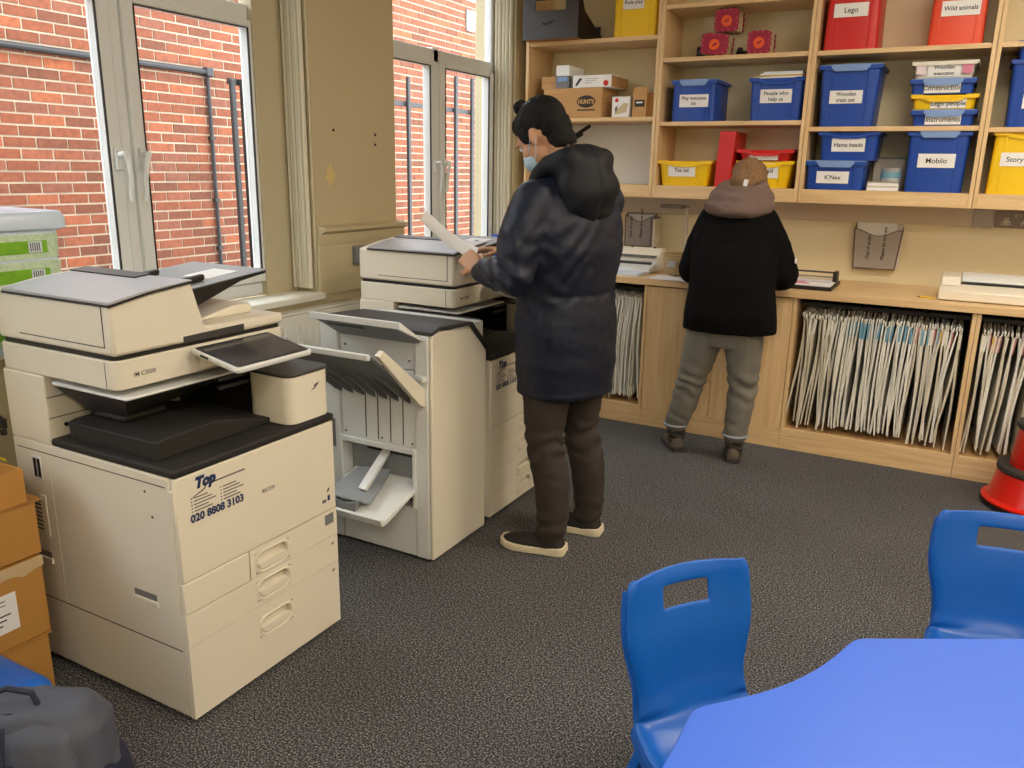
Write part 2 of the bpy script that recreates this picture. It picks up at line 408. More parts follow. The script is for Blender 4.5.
# ---- radiator under the near window
t = thing('radiator', 'white panel radiator on the wall between the two copiers', 'radiator', (-2.6, 2.6, .12))
m = MB(); m.box(-2.61, -2.585, 1.95, 3.45, .20, .845)
obj('panel', m, 'radiator', t, .008)
for k in range(36): obj('flute', MB().box(-2.588, -2.578, 1.98+k*.0405, 2.002+k*.0405, .25, .80), 'radiator', t, .004)
obj('top_grille', MB().box(-2.648, -2.582, 1.95, 3.45, .846, .856), 'radiator', t, .003)
for y in (2.2, 3.2): obj('bracket', MB().box(-2.648, -2.611, y, y+.04, .0, .7), 'radiator', t)
# grey socket box on the pier
t = thing('socket_box', 'grey double socket box on the pier behind the far copier', 'socket', (XW, 3.27, 1.07))
obj('back_box', MB().box(XW, XW+.045, 3.17, 3.37, 1.03, 1.118), 'midgrey', t, .006)
obj('switch', MB().box(XW+.045, XW+.052, 3.24, 3.26, 1.075, 1.10).box(XW+.045, XW+.052, 3.29, 3.31, 1.075, 1.10), 'darkgrey', t)

# ---- ceiling lamps (room lighting, above the frame; front two added as fill)
for i, (x, y) in enumerate(LAMPS):
    t = thing('ceiling_light', 'square ceiling light panel %s' % ['over the blue table', 'nearest the shelving', 'above the right of the blue table', 'in the back right of the ceiling', 'added as fill in the front left of the ceiling', 'added as fill in the front right of the ceiling'][i], 'light', (x, y, ZC), 0, 'ceiling light panels')
    f = MB(); h = .45
    for q in ((-h, h, -h, -h+.03), (-h, h, h-.03, h), (-h, -h+.03, -h+.03, h-.03), (h-.03, h, -h+.03, h-.03)): f.box(x+q[0], x+q[1], y+q[2], y+q[3], ZC-.05, ZC)
    obj('frame', f, 'upvc', t); obj('diffuser', MB().box(x-h+.03, x+h-.03, y-h+.03, y+h-.03, ZC-.045, ZC-.03), 'ceiling_lamp', t)

# ================================================================== outside
struct('ground_outside', MB().box(-6.0, XW-.3, -3, 13, -.35, -.25), 'concrete')
ZBT = 3.45
bw = struct('wall_outside', MB().box(BRX-.30, BRX-.007, -3, 12.9, -.25, ZBT), 'mortar')
bl = []
r0 = int(math.floor(-.25/BRC)); 
for r in range(r0+1, int(ZBT/BRC)):
    par = (r+100) % 2
    for c in range(-13, 57):
        y0 = c*BRL-par*BRL/2; z0 = r*BRC
        w1 = 3.0 < y0 < 5.45 and .62 < z0 < 2.5; w2 = 7.35 < y0 < 9.7 and .6 < z0
        bl.append((0 if w1 else (1 if w2 else 2), (y0+2.8)**2*.2+abs(z0-1.6), y0, z0))
bl.sort()
me = None; stuff = MB()
def brick_mb(y, z, x=BRX):
    d = random.uniform(-.002, .002)
    return MB().box(x-.02, x+d, y+.0066, y+BRL-.0066, z+.0066, z+BRC-.0066)
for k, (_, _, y, z) in enumerate(bl):
    if k < 300:
        if me is None:
            b0 = obj('brick', MB().box(-.02, 0, -BRL/2+.0066, BRL/2-.0066, -BRC/2+.0066, BRC/2-.0066), 'brick', bw, smooth=False); me = b0.data; b = b0
        else:
            b = bpy.data.objects.new('brick', me); COL.objects.link(b); b.parent = bw
        b.location = (BRX+random.uniform(-.003, .002), y+BRL/2, z+BRC/2)
    else:
        q = brick_mb(y, z); stuff.add(q.v, q.f)
so = obj('brickwork', stuff, 'brick', bw, smooth=False); so['kind'] = 'stuff'
# conduit on the brick wall
cz = 2.215
t = thing('conduit_pipe', 'grey conduit running along the brick wall and dropping down it', 'pipe', (BRX, 4.97, 0))
obj('horizontal_run', MB().tube([(BRX+.028, -2.5, cz), (BRX+.028, 4.95, cz)], .024, 10), 'fence', t)
obj('elbow', MB().cbox((BRX+.03, 4.975, cz), (.06, .07, .07)), 'fence', t, .008)
obj('down_pipe', MB().tube([(BRX+.022, 4.975, cz-.03), (BRX+.022, 4.975, -.25)], .016, 10), 'fence', t)
for z in (.3, .8, 1.2, 1.7): obj('clip', MB().cbox((BRX+.02, 4.975, z), (.044, .05, .02)), 'fence', t)
# steel fence between the buildings
t = thing('steel_fence', 'dark steel bar fence standing in the alley outside the windows', 'fence', (-4.5, 5.8, -.25))
obj('rail', MB().box(-4.53, -4.50, 4.2, 7.9, 2.02, 2.06), 'fence', t); obj('rail', MB().box(-4.53, -4.50, 4.2, 7.9, .12, .16), 'fence', t)
for k, (y, w, h) in enumerate(((4.205, .035, 2.05), (4.31, .06, 2.06), (4.75, .035, 2.2), (5.25, .035, 2.2), (5.75, .035, 2.25), (6.235, .035, 2.27), (7.02, .04, 2.35), (7.32, .04, 2.36), (7.75, .04, 2.36))):
    obj('bar', MB().box(-4.50, -4.47, y-w/2, y+w/2, -.25, h), 'fence', t, .004)
# glowing body put in for a ceiling light's reflection in the window glass
t = thing('lamp_reflection', 'glowing white stand-in for a ceiling light reflection in the far window', 'lamp', (BRX, 9.07, 3.22))
obj('reflection_backing', MB().box(BRX+.001, BRX+.02, 8.98, 9.16, 3.10, 3.34), 'midgrey', t, .005)
obj('lens', MB().rings([[(BRX+x, 9.07+s*p[0], 3.22+s*p[1]) for p in rrect(0, 0, .17, .22, .06)] for x, s in ((.02, 1), (.05, 1), (.085, .8), (.10, .4))]), 'reflection_glow', t)
# ================================================================== wall shelving
YS = 4.87; YSB = YB-.002
UX = [-2.585, -1.70, -.8425, .02, .88]      # centre lines of the joints
T = .02
def shelf_unit(label, xa, xb, zs, loc_first):
    t = thing('shelving_unit', label, 'shelving', ((xa+xb)/2, YS+.17, 1.34), 0, 'wall shelving units')
    for x0, x1 in ((xa, xa+T), (xb-T, xb)):
        obj('side_panel', MB().box(x0, x1, YS, YSB-.012, 1.345, 2.78), 'wood_z', t, .0015)
    obj('back_panel', MB().box(xa+T, xb-T, YSB-.012, YSB-.004, 1.40, 2.78), 'wall', t)
    obj('base_shelf', MB().box(xa+T, xb-T, YS+.022, YSB-.012, 1.398, 1.419), 'wood_x', t)
    obj('front_rail', MB().box(xa+T, xb-T, YS+.002, YS+.020, 1.345, 1.419), 'wood_x', t, .0015)
    for z in zs: obj('shelf', MB().box(xa+T+.001, xb-T-.001, YS+.008, YSB-.012, z-.024, z), 'wood_x', t, .0015)
    obj('top_panel', MB().box(xa+T, xb-T, YS+.002, YSB-.012, 2.76, 2.78), 'wood_x', t)
    return t
G = .001
shelf_unit('leftmost shelving unit, holding the dark crate and cardboard box', UX[0], UX[1]-G, [1.817, 2.272], 0)
shelf_unit('shelving unit with the gear toys and the tea set tray', UX[1]+G, UX[2]-G, [1.787, 2.143, 2.430], 0)
shelf_unit('shelving unit with the two red trays and the stack of four', UX[2]+G, UX[3]-G, [1.752, 2.141], 0)
shelf_unit('rightmost shelving unit, with the yellow story tray', UX[3]+G, UX[4], [1.744, 2.141], 0)
ZB = 1.4195

# ---- plastic storage trays
def tray(label, cx, z0, w, h, col, text=None, yf=4.885, depth=.30, taper=.028, clip=None, dip=True, tsz=.034, lab=None, group=None, rz=0, cat='tray', ribs=True):
    """w: rim width, h: height. Local frame: front face at y=0 towards -y."""
    t = thing('storage_tray', label, cat, (cx, yf+.014, z0+.0005), rz, group)
    b = w-2*taper; t2 = min(.012, taper*.5); wt = .004
    def sec(z, ins=0, rim=0):
        k = z/h; ww = b+(w-.024-b)*k-2*ins; y0 = t2*(1-k)+ins; dd = depth-2*t2*(1-k)-2*ins
        return rrect(0, y0+dd/2, ww, dd, .02, z, 3)
    m = MB(); m.rings([sec(.0), sec(h-.004), [(p[0], p[1], h-.004) for p in sec(h-.004, wt)], [(p[0], p[1], .006) for p in sec(.006, wt)]])
    obj('body', m, col, t, local=True)
    yfc = lambda z: t2*(1-z/h)
    # rim: flat flange, dipped in the middle of the front
    rm = MB(); d = depth; pts = []
    N = 12; rw = w/2
    for k in range(N+1):
        x = -rw+.006+(w-.012)*k/N; u = abs(x)/(w/2)
        dz = 0
        if dip: dz = -.018*(1 if u < .42 else (max(0, (.60-u)/.18)))
        pts.append((x, dz))
    prof = [(-.010, -.020), (-.010, -.003), (-.006, 0), (.004, 0), (.004, -.006), (-.005, -.008), (-.005, -.020)]
    rm.rings([[(x, q[0], h+q[1]+dz) for q in prof] for x, dz in pts])
    for sx in (-1, 1): rm.box(*sorted((sx*(rw-.013), sx*(rw-.0005))), -.004, d, h-.006, h); rm.box(*sorted((sx*(rw-.004), sx*(rw-.0005))), -.004, d, h-.016, h-.006)
    rm.box(-rw+.004, rw-.004, d-.004, d+.008, h-.014, h)
    obj('rim', rm, col, t, local=True)
    if ribs:
        for sx in (-1, 1):
            r = MB(); xx = sx*b*.33; r.add([(xx-.004, yfc(.01)-.003, .01), (xx+.004, yfc(.01)-.003, .01), (xx+.004, yfc(h)-.003, h-.02), (xx-.004, yfc(h)-.003, h-.02), (xx-.006, yfc(.01)+.002, .01), (xx+.006, yfc(.01)+.002, .01), (xx+.006, yfc(h)+.002, h-.02), (xx-.006, yfc(h)+.002, h-.02)], [(0,1,2,3),(0,4,5,1),(1,5,6,2),(2,6,7,3),(3,7,4,0),(4,7,6,5)])
            obj('rib', r, col, t, local=True)
    if clip:
        c = MB(); cw = w*.30
        c.rings([[(x, -.016, h+.004), (x, -.012, h+.006), (x, .012, h+.006), (x, .012, h+.001), (x, -.0115, h+.001), (x, -.0115, h-.030*e), (x, -.016, h-.030*e)] for x, e in ((-cw, .3), (-cw*.8, 1), (0, 1), (cw*.8, 1), (cw, .3))])
        obj('lid_clip', c, clip, t, local=True)
        obj('lid', MB().box(-rw+.006, rw-.006, .012, d-.004, h+.0005, h+.006), clip, t, local=True)
    if text:
        lx, lz, lw, lh = lab or (0, h*.5, .17, .07)
        yy = lambda z: yfc(max(0, min(h, z)))-.0045
        cd = MB(); z1, z2 = lz-lh/2, lz+lh/2
        cd.add([(lx-lw/2, yy(z1), z1), (lx+lw/2, yy(z1), z1), (lx+lw/2, yy(z2), z2), (lx-lw/2, yy(z2), z2), (lx-lw/2, yy(z1)+.0015, z1), (lx+lw/2, yy(z1)+.0015, z1), (lx+lw/2, yy(z2)+.0015, z2), (lx-lw/2, yy(z2)+.0015, z2)], [(0,1,2,3),(4,7,6,5),(0,4,5,1),(1,5,6,2),(2,6,7,3),(3,7,4,0)])
        card = obj('label_card', cd, 'paper', t, local=True)
        lines = text.split('\n'); n = len(lines)
        for i, s in enumerate(lines):
            if not s.strip(): continue
            zc = lz+(n-1)*tsz*.55-i*tsz*1.1-tsz*.33
            obj('lettering', text_mb(s, tsz, .0004, 0, 'CENTER', lambda u, v: (lx+u, yy(zc+v)-.0008, zc+v)), 'black_ink', card, local=True, smooth=False)
    return t
GT = 'labelled plastic trays on the wall shelves'
z3b = 1.7525; z2b = 1.7875
tray('yellow tray labelled Role play beside the dark crate', -1.878, 2.2725, .288, .30, 'tray_yellow', 'Role play', lab=(-.01, .190, .13, .075), tsz=.030, group=GT, taper=.008)
tray('deep blue tray beside the upright, left of the People who help us tray', -1.49, z2b, .275, .228, 'tray_blue', 'Play meccano\nkit', lab=(.005, .115, .172, .07), tsz=.027, clip='tray_blue_clip', dip=False, group=GT, taper=.010, depth=.31)
tray('deep blue tray labelled People who help us', -1.02, z2b, .313, .228, 'tray_blue', 'People who\nhelp us', lab=(0, .13, .172, .072), tsz=.028, group=GT, taper=.020)
tray('shallow yellow tray labelled Tea set', -1.515, ZB, .342, .147, 'tray_yellow', 'Tea set', lab=(-.015, .09, .165, .072), tsz=.030, group=GT, taper=.032)
tray('shallow yellow tray behind the woman\'s head, with a red tray stacked on it', -1.045, ZB, .325, .150, 'tray_yellow', '     food', lab=(-.005, .095, .165, .08), tsz=.034, group=GT, taper=.036)
tray('red tray stacked on the yellow tray behind the woman\'s head', -1.05, ZB+.151, .322, .062, 'tray_red', ' ', lab=(-.01, .02, .165, .035), tsz=.024, group=GT, taper=.03)
tray('red tray with a one-word label, left of the orange-red tray', -.665, 2.1415, .275, .30, 'tray_red', 'Lego', lab=(-.01, .195, .168, .067), tsz=.036, group=GT, taper=.004)
tray('orange-red tray labelled Wild animals', -.170, 2.1415, .262, .30, 'tray_orange', 'Wild animals', lab=(.008, .170, .172, .07), tsz=.029, group=GT, taper=.006)
tray('deep blue tray labelled Wooden train set', -.643, z3b, .322, .312, 'tray_blue', 'Wooden\ntrain set', lab=(-.01, .152, .166, .066), tsz=.028, clip='tray_blue_clip', dip=False, group=GT, taper=.028)
tray('shallow blue tray labelled Instruments at the bottom of a stack', -.172, z3b, .310, .075, 'tray_blue', 'Instruments', lab=(0, .032, .165, .05), tsz=.033, group=GT, taper=.018, clip='tray_blue_clip', dip=False, ribs=False)
tray('shallow yellow tray in the middle of the stack of four', -.178, z3b+.0825, .316, .072, 'tray_yellow', 'Lego people', lab=(.02, .028, .162, .046), tsz=.032, group=GT, taper=.02, ribs=False, rz=.02)
tray('shallow blue tray labelled Construction in a stack', -.195, z3b+.1565, .306, .070, 'tray_blue', 'Construction', lab=(.0, .030, .165, .05), tsz=.033, group=GT, taper=.012, clip='tray_blue_clip', dip=False, ribs=False)
wm = tray('clear white tub on top of the stack of four', -.198, z3b+.2345, .306, .080, 'tray_clear', 'Wooden\nmeccano', lab=(0, .036, .15, .058), tsz=.026, group=GT, taper=.024, dip=False, ribs=False, rz=-.02)
for sx in (-.105, .105): obj('picture', MB().box(sx-.022, sx+.022, -.0045, -.002, .018, .062), 'paper_pink' if sx < 0 else 'pink_lilac', wm, local=True)
tray('lower blue tray of the stacked pair left of the patterned tin', -.664, ZB, .322, .150, 'tray_blue', "K'Nex", lab=(-.01, .066, .168, .064), tsz=.032, clip='tray_blue_clip', dip=False, group=GT, taper=.014)
tray('upper blue tray of the stacked pair below the Wooden train set tray', -.612, ZB+.158, .320, .150, 'tray_blue', 'Hama beads', lab=(0, .08, .170, .07), tsz=.030, group=GT, taper=.022)
tray('deep blue tray right of the patterned tin, below the stack of four', -.174, ZB, .305, .305, 'tray_blue', 'Mobilo', lab=(0, .160, .175, .07), tsz=.036, clip='tray_blue_clip', dip=False, group=GT, taper=.018)
tray('large yellow tray labelled Story at the right edge', .232, ZB, .33, .305, 'tray_yellow', 'Story', lab=(-.056, .170, .125, .066), tsz=.034, group=GT, taper=-.004 if False else .004)
tray('deep blue tray on the rightmost shelves above the yellow story tray', .262, 1.7445, .34, .315, 'tray_blue', ' ', lab=(-.01, .12, .17, .066), tsz=.034, group=GT, taper=.02, dip=False)
tray('small blue tray at the far right, stacked on a deep blue one', .262, 1.7445+.316, .312, .085, 'tray_blue', group=GT, taper=.018)
# papers heaped on the People who help us tray
t = thing('booklet_pile', 'pale booklets heaped in the People who help us tray', 'booklets', (-1.02, 5.02, 2.0))
for k in range(4):
    a = .04*(k-1.5)
    q = MB().cbox((0, 0, 0), (.27-.02*k, .22, .008)); q.xf(lambda p: Matrix.Rotation(a, 3, 'Z') @ p+Vector((-1.02+.006*k, 5.03, 2.020+.0085*k)))
    obj('booklet', q, ['paper', 'wallet_yellow', 'paper', 'paper_blue'][k], t)
# red box file leaning
t = thing('box_file', 'red upright box file between the tea set tray and the next yellow tray', 'box file', (-1.275, 4.89, ZB))
def lean(p): return Vector((p.x+(p.z-ZB)*.045, p.y, p.z))
obj('case', MB().box(-1.325, -1.235, 4.885, 5.16, ZB+.0005, ZB+.312).xf(lean), 'tray_red', t, .004)
obj('lid_edge', MB().box(-1.327, -1.322, 4.89, 5.155, ZB+.004, ZB+.308).xf(lean), 'tray_orange', t)
# gear toys: red faced wooden gear blocks
def gear_block(label, cx, cz, w, h, yb, ang=0, d=.12, crown=0):
    t = thing('gear_toy', label, 'toy', (cx, yb, cz-h/2), 0, 'red gear toys on the shelf')
    R = Matrix.Rotation(ang, 3, 'Y')
    def place(p): return R @ p+Vector((cx, yb, cz))
    obj('wooden_block', MB().box(-w/2+.008, w/2-.008, .012, d, -h/2+.004, h/2-.006).xf(place), 'toy_wood', t, .002)
    ring = []
    for k in range(28):
        a = 2*PI*k/28; s = max(abs(math.cos(a)), abs(math.sin(a))); rr = (1.0 if k % 2 else .93)/s**.92
        ring.append((w/2*rr*math.cos(a), h/2*rr*math.sin(a)))
    obj('gear_plate', MB().prism(ring, 'y', 0, .012).xf(place), 'magenta_card', t)
    obj('back_plate', MB().prism(ring, 'y', d, d+.012).xf(place), 'magenta_card', t)
    obj('disc', MB().cyl((0, -.003, -.004), (0, .001, -.004), .030, 20).xf(place), 'orange_dot', t)
    obj('pointer', MB().box(-.014, .014, -.006, -.003, -.009, .001).xf(lambda p: place(Matrix.Rotation(-.6, 3, 'Y') @ p)), 'magenta_card', t)
    for k in range(12):
        a = 2*PI*k/12+.2; s = max(abs(math.cos(a)), abs(math.sin(a)))
        obj('stud', MB().cyl((w*.42*math.cos(a)/s**.8, -.003, h*.42*math.sin(a)/s**.8), (w*.42*math.cos(a)/s**.8, .002, h*.42*math.sin(a)/s**.8), .0045, 8).xf(place), 'gear_stud', t)
zg = 2.1435
gear_block('red gear block with orange disc standing at the right of the toy group', -1.140, zg+.0625, .132, .122, 4.90, 0)
gear_block('red gear block tilted at the bottom left of the toy group', -1.392, zg+.066, .160, .118, 4.91, .08)
gear_block('red gear block balanced on top of the toy group', -1.335, zg+.190, .140, .124, 4.92, 0, crown=1)
t = thing('gear_toy', 'pale wooden gear block with a scalloped crown behind the stacked red ones', 'toy', (-1.47, 5.0, zg), 0, 'red gear toys on the shelf')
obj('wooden_block', MB().box(-1.52, -1.42, 5.065, 5.16, zg+.0005, zg+.13), 'toy_wood', t, .003)
obj('wheel', MB().cyl((-1.52, 5.03, zg+.036), (-1.43, 5.03, zg+.036), .035, 16), 'darkgrey', t)
for k in range(5): obj('crown_tooth', MB().cyl((-1.51+.02*k, 5.07, zg+.13), (-1.51+.02*k, 5.07, zg+.142), .009, 8), 'paper', t)
t = thing('toy_axle', 'dark gear axle lying between the red gear blocks', 'toy', (-1.25, 5.0, zg))
obj('rod', MB().cyl((-1.31, 5.10, zg+.033), (-1.16, 5.10, zg+.033), .014, 12), 'black', t)
for k in range(3): obj('wheel', MB().cyl((-1.30+.055*k, 5.10, zg+.0335), (-1.28+.055*k, 5.10, zg+.0335), .033, 14), 'darkgrey', t)

# left unit: crate, carton, small boxes
t = thing('crate', 'dark grey open crate with a hand hole on the top left shelf', 'crate', (-2.40, 4.84, 2.2725))
zc = 2.2745; x0, x1, y0, y1 = -2.575, -2.200, 4.80, 5.17; hh = .20
fr = MB(); fr.box(x0, x1, y0, y0+.008, zc, zc+.160); fr.box(x0, x0+.085, y0, y0+.008, zc+.160, zc+.235); fr.box(x1-.085, x1, y0, y0+.008, zc+.160, zc+.235); fr.box(x0+.085, x1-.085, y0, y0+.008, zc+.220, zc+.235)
obj('front_panel', fr, 'darkgrey', t)
obj('side_panel', MB().prism([(y0+.008, zc), (y1, zc), (y1, zc+.05), (y0+.10, zc+.160), (y0+.05, zc+.235), (y0+.008, zc+.235)], 'x', x1-.008, x1), 'black', t)
obj('side_panel', MB().prism([(y0+.008, zc), (y1, zc), (y1, zc+.11), (y0+.15, zc+.235), (y0+.008, zc+.235)], 'x', x0, x0+.008), 'darkgrey', t)
obj('back_panel', MB().box(x0+.008, x1-.008, y1-.008, y1, zc, zc+.11), 'black', t)
obj('base', MB().box(x0+.008, x1-.008, y0+.008, y1-.008, zc, zc+.008), 'card_dark', t)
obj('stamp', MB().tube([(-2.44+.011*k, y0-.001, zc+.085+.010*math.sin(k*2.2)+.002*k) for k in range(8)], .0035, 6), 'black_ink', t)
t = thing('carton', 'brown cardboard carton with a dark oval logo on the left shelf', 'box', (-2.26, 4.9, 1.8175))
cx0, cx1, cz0, cz1 = -2.46, -2.058, 1.8185, 1.993
obj('box', MB().box(cx0, cx1, 4.885, 5.14, cz0, cz1), 'card', t, .003)
ov = [(-2.165+.062*math.cos(2*PI*k/28), 1.912+.036*math.sin(2*PI*k/28)) for k in range(28)]
lg = obj('logo_oval', MB().prism(ov, 'y', 4.8838, 4.885), 'boot_dark', t)
obj('lettering', text_mb("HUNT'S", .034, .002, 0, 'CENTER', lambda u, v: (-2.165+u*.9, 4.8830, 1.900+v)), 'card', lg, smooth=False)
obj('printed_line', MB().box(-2.225, -2.105, 4.8838, 4.885, 1.858, 1.866), 'boot_dark', t)
for k in range(5): obj('printed_line', MB().box(-2.44+.01*(k % 2), -2.33+.03*(k % 3), 4.8838, 4.885, 1.955-.022*k, 1.958-.022*k), 'card_dark', t)
obj('tape_strip', MB().box(-2.29, -2.23, 4.886, 5.14, cz1, cz1+.0008), 'tape', t)
obj('flap_line', MB().box(cx1, cx1+.0012, 4.885, 5.14, 1.90, 1.904), 'card_dark', t)
t = thing('strip_box', 'long white box with a pen picture and red dot on the cardboard carton', 'box', (-2.13, 4.9, 1.994))
obj('box', MB().box(-2.262, -2.005, 4.890, 5.17, 1.9945, 2.066), 'paper', t, .002)
obj('side_print', MB().box(-2.005, -2.0042, 4.895, 5.165, 1.998, 2.062), 'card', t)
obj('printed_pen', MB().prism([(-2.245, 2.008), (-2.232, 2.005), (-2.200, 2.045), (-2.205, 2.052), (-2.222, 2.045)], 'y', 4.889, 4.890), 'darkgrey', t)
obj('printed_dot', MB().cyl((-2.040, 4.889, 2.018), (-2.040, 4.8905, 2.018), .017, 18), 'tray_red', t)
for k in range(3): obj('printed_line', MB().box(-2.18, -2.09-.02*k, 4.8893, 4.890, 2.045-.012*k, 2.047-.012*k), 'grey_ink', t)
t = thing('small_box', 'small blue and white box standing at the left of the long white box', 'box', (-2.33, 4.9, 1.994))
obj('box', MB().box(-2.378, -2.290, 4.888, 5.12, 1.9945, 2.130), 'paper', t, .002)
obj('printed_panel', MB().box(-2.379, -2.289, 4.887, 4.93, 1.9948, 2.068), 'midgrey', t)
obj('printed_stripe', MB().box(-2.366, -2.30, 4.8862, 4.887, 2.035, 2.060), 'tray_blue_clip', t)
t = thing('flat_carton', 'low plain brown carton left of the small blue and white box', 'box', (-2.43, 4.95, 1.994))
obj('box', MB().box(-2.50, -2.385, 4.93, 5.15, 1.9945, 2.07), 'card', t, .002)
obj('flap_line', MB().box(-2.50, -2.385, 4.929, 4.93, 2.03, 2.032), 'card_dark', t)
t = thing('leaf_box', 'small white box printed with a green leaf beside the carton', 'box', (-1.94, 4.9, 1.8175))
obj('box', MB().box(-1.992, -1.880, 4.888, 5.05, 1.8175, 1.937), 'paper', t, .002)
obj('printed_panel', MB().prism([(-1.975, 1.832), (-1.90, 1.845), (-1.885, 1.895), (-1.915, 1.90), (-1.96, 1.86)], 'y', 4.887, 4.888), 'toy_wood', t)
obj('printed_leaf', MB().prism([(-1.968, 1.838), (-1.955, 1.86), (-1.957, 1.885), (-1.972, 1.87)], 'y', 4.8862, 4.887), 'khaki', t)
obj('printed_dot', MB().cyl((-1.962, 4.887, 1.915), (-1.962, 4.8882, 1.915), .012, 14), 'tray_red', t)
t = thing('card_dispenser', 'brown cardboard dispenser box with a dark square label by the upright', 'box', (-1.79, 4.9, 1.8175))
obj('box', MB().box(-1.860, -1.728, 4.91, 5.08, 1.8175, 1.955), 'card_dark', t, .002)
obj('front_flap', MB().prism([(-1.862, 1.818), (-1.775, 1.818), (-1.772, 1.988), (-1.858, 1.985)], 'y', 4.892, 4.909), 'card', t)
obj('label_patch', MB().box(-1.848, -1.785, 4.8912, 4.892, 1.875, 1.915), 'boot_dark', t)
obj('printed_line', MB().box(-1.838, -1.797, 4.8906, 4.8912, 1.896, 1.904), 'paper', t)
# small carton at the far left, behind the man's bun
t = thing('small_carton', 'small dark brown carton just above the man\'s hair bun', 'box', (-2.53, 4.95, 1.8175))
obj('box', MB().box(-2.558, -2.472, 4.90, 5.05, 1.8175, 1.93), 'card_dark', t, .002); obj('flap_line', MB().box(-2.558, -2.472, 4.899, 4.90, 1.895, 1.897), 'card', t)
# white board on the base shelf of the left unit, black cable over its corner
t = thing('white_panel', 'plain white board standing at the back of the left shelf bay', 'board', (-2.15, 5.17, ZB))
obj('board', MB().box(-2.55, -1.74, 5.17, 5.19, ZB+.0005, 1.79), 'coolwhite', t, .002); obj('edge_strip', MB().box(-2.55, -1.74, 5.166, 5.17, ZB+.0005, ZB+.02), 'upvc', t)
t = thing('desk_stand', 'black folding stand poking out above the coat hood on the left shelf', 'stand', (-2.2, 5.0, ZB))
obj('arm', MB().tube([(-2.40, 5.02, 1.66), (-2.32, 5.02, 1.70), (-2.19, 5.02, 1.775)], .012, 8), 'black', t); obj('arm', MB().tube([(-2.36, 5.02, 1.745), (-2.28, 5.02, 1.70), (-2.24, 5.02, 1.725)], .010, 8), 'black', t)
obj('post', MB().tube([(-2.40, 5.02, ZB+.02), (-2.40, 5.02, 1.67)], .012, 8), 'black', t); obj('foot', MB().box(-2.50, -2.30, 4.97, 5.07, ZB+.0005, ZB+.02), 'black', t)
# books and a tin between K'Nex and Mobilo
t = thing('book', 'pale book lying under another between the blue trays', 'book', (-.42, 4.95, ZB), 0, 'books under the patterned tin')
obj('pages', MB().box(-.492, -.336, 4.895, 5.10, ZB+.003, ZB+.022), 'paper', t); obj('cover', MB().box(-.496, -.333, 4.892, 5.104, ZB+.0005, ZB+.003).box(-.496, -.333, 4.892, 5.104, ZB+.022, ZB+.0245), 'wallet_old', t)
t = thing('book', 'upper pale book directly under the patterned tin', 'book', (-.42, 4.95, ZB+.025), 0, 'books under the patterned tin')
obj('pages', MB().box(-.490, -.338, 4.895, 5.09, ZB+.0275, ZB+.044), 'paper', t); obj('cover', MB().box(-.494, -.335, 4.892, 5.094, ZB+.025, ZB+.0275).box(-.494, -.335, 4.892, 5.094, ZB+.044, ZB+.0465), 'wallet_old', t)
t = thing('patterned_tin', 'small round silver patterned tin on two books between blue trays', 'tin', (-.385, 4.955, ZB+.047))
obj('can', MB().lathe((-.385, 4.955, ZB+.0472), [(.046, 0), (.050, .004), (.052, .070), (.054, .074), (.050, .076), (.048, .070), (.044, .006)]), 'tin', t)
obj('band', MB().lathe((-.385, 4.955, ZB+.0472), [(.0512, .022), (.0524, .022), (.0530, .052), (.0518, .052)]), 'wallet_blue', t)
t = thing('sheet_pad', 'pale pad standing at the back behind the patterned tin', 'pad', (-.42, 5.14, ZB))
obj('sheets', MB().box(-.49, -.335, 5.13, 5.15, ZB+.0005, ZB+.17), 'wallet_old', t); obj('binding', MB().box(-.49, -.335, 5.128, 5.152, ZB+.17, ZB+.18), 'midgrey', t)

# ================================================================== counter
YC, ZCT = 4.55, .894
t = thing('worktop', 'long maple worktop running along the back wall', 'worktop', (-.9, 4.9, .85))
obj('board', MB().box(XW+.005, XR-.005, YC-.012, YB-.002, .857, ZCT), 'wood_x', t, .003)
obj('front_edge', MB().box(XW+.005, XR-.005, YC-.016, YC-.0125, .859, ZCT-.002), 'wood_x', t)
CX = [-2.63, -1.575, -.75, .118, .99, 1.84, 2.68]
PT = .038
def base_unit(label, xa, xb, doors):
    t = thing('base_cabinet' if doors else 'open_base_unit', label, 'cabinet', ((xa+xb)/2, YC+.3, 0), 0, 'maple base units under the worktop')
    yb = YB-.01
    for a, b in ((xa, xa+PT/2-.0005), (xb-PT/2+.0005, xb)): obj('side_panel', MB().box(a, b, YC+(.02 if doors else 0), yb, .106, .856), 'wood_z', t, .001)
    obj('plinth', MB().box(xa, xb, YC, YC+.02, .0005, .105), 'wood_x', t, .001)
    obj('bottom_panel', MB().box(xa+PT/2, xb-PT/2, YC+.022, yb-.012, .10, .118), 'wood_y', t)
    obj('bottom_edge', MB().box(xa+PT/2, xb-PT/2, YC+.001, YC+.020, .1055, .120), 'wood_x', t, .001)
    obj('back_panel', MB().box(xa+PT/2, xb-PT/2, yb-.012, yb, .118, .856), 'wood_y' if doors else 'darkgrey', t)
    if doors:
        mid = (xa+xb)/2
        for a, b in ((xa+.001, mid-.0015), (mid+.0015, xb-.001)):
            obj('door', MB().box(a, b, YC, YC+.018, .109, .850), 'wood_z', t, .0015)
    else:
        obj('hanging_rail', MB().box(xa+PT/2, xb-PT/2, YC+.10, YC+.115, .805, .825), 'black', t); obj('hanging_rail', MB().box(xa+PT/2, xb-PT/2, YC+.50, YC+.515, .805, .825), 'black', t)
    return t
base_unit('open base unit with white wallets partly hidden by the man', CX[0], CX[1]-G, False)
base_unit('base cabinet with two plain maple doors behind the woman', CX[1]+G, CX[2]-G, True)
base_unit('open base unit packed with hanging wallets right of the woman', CX[2]+G, CX[3]-G, False)
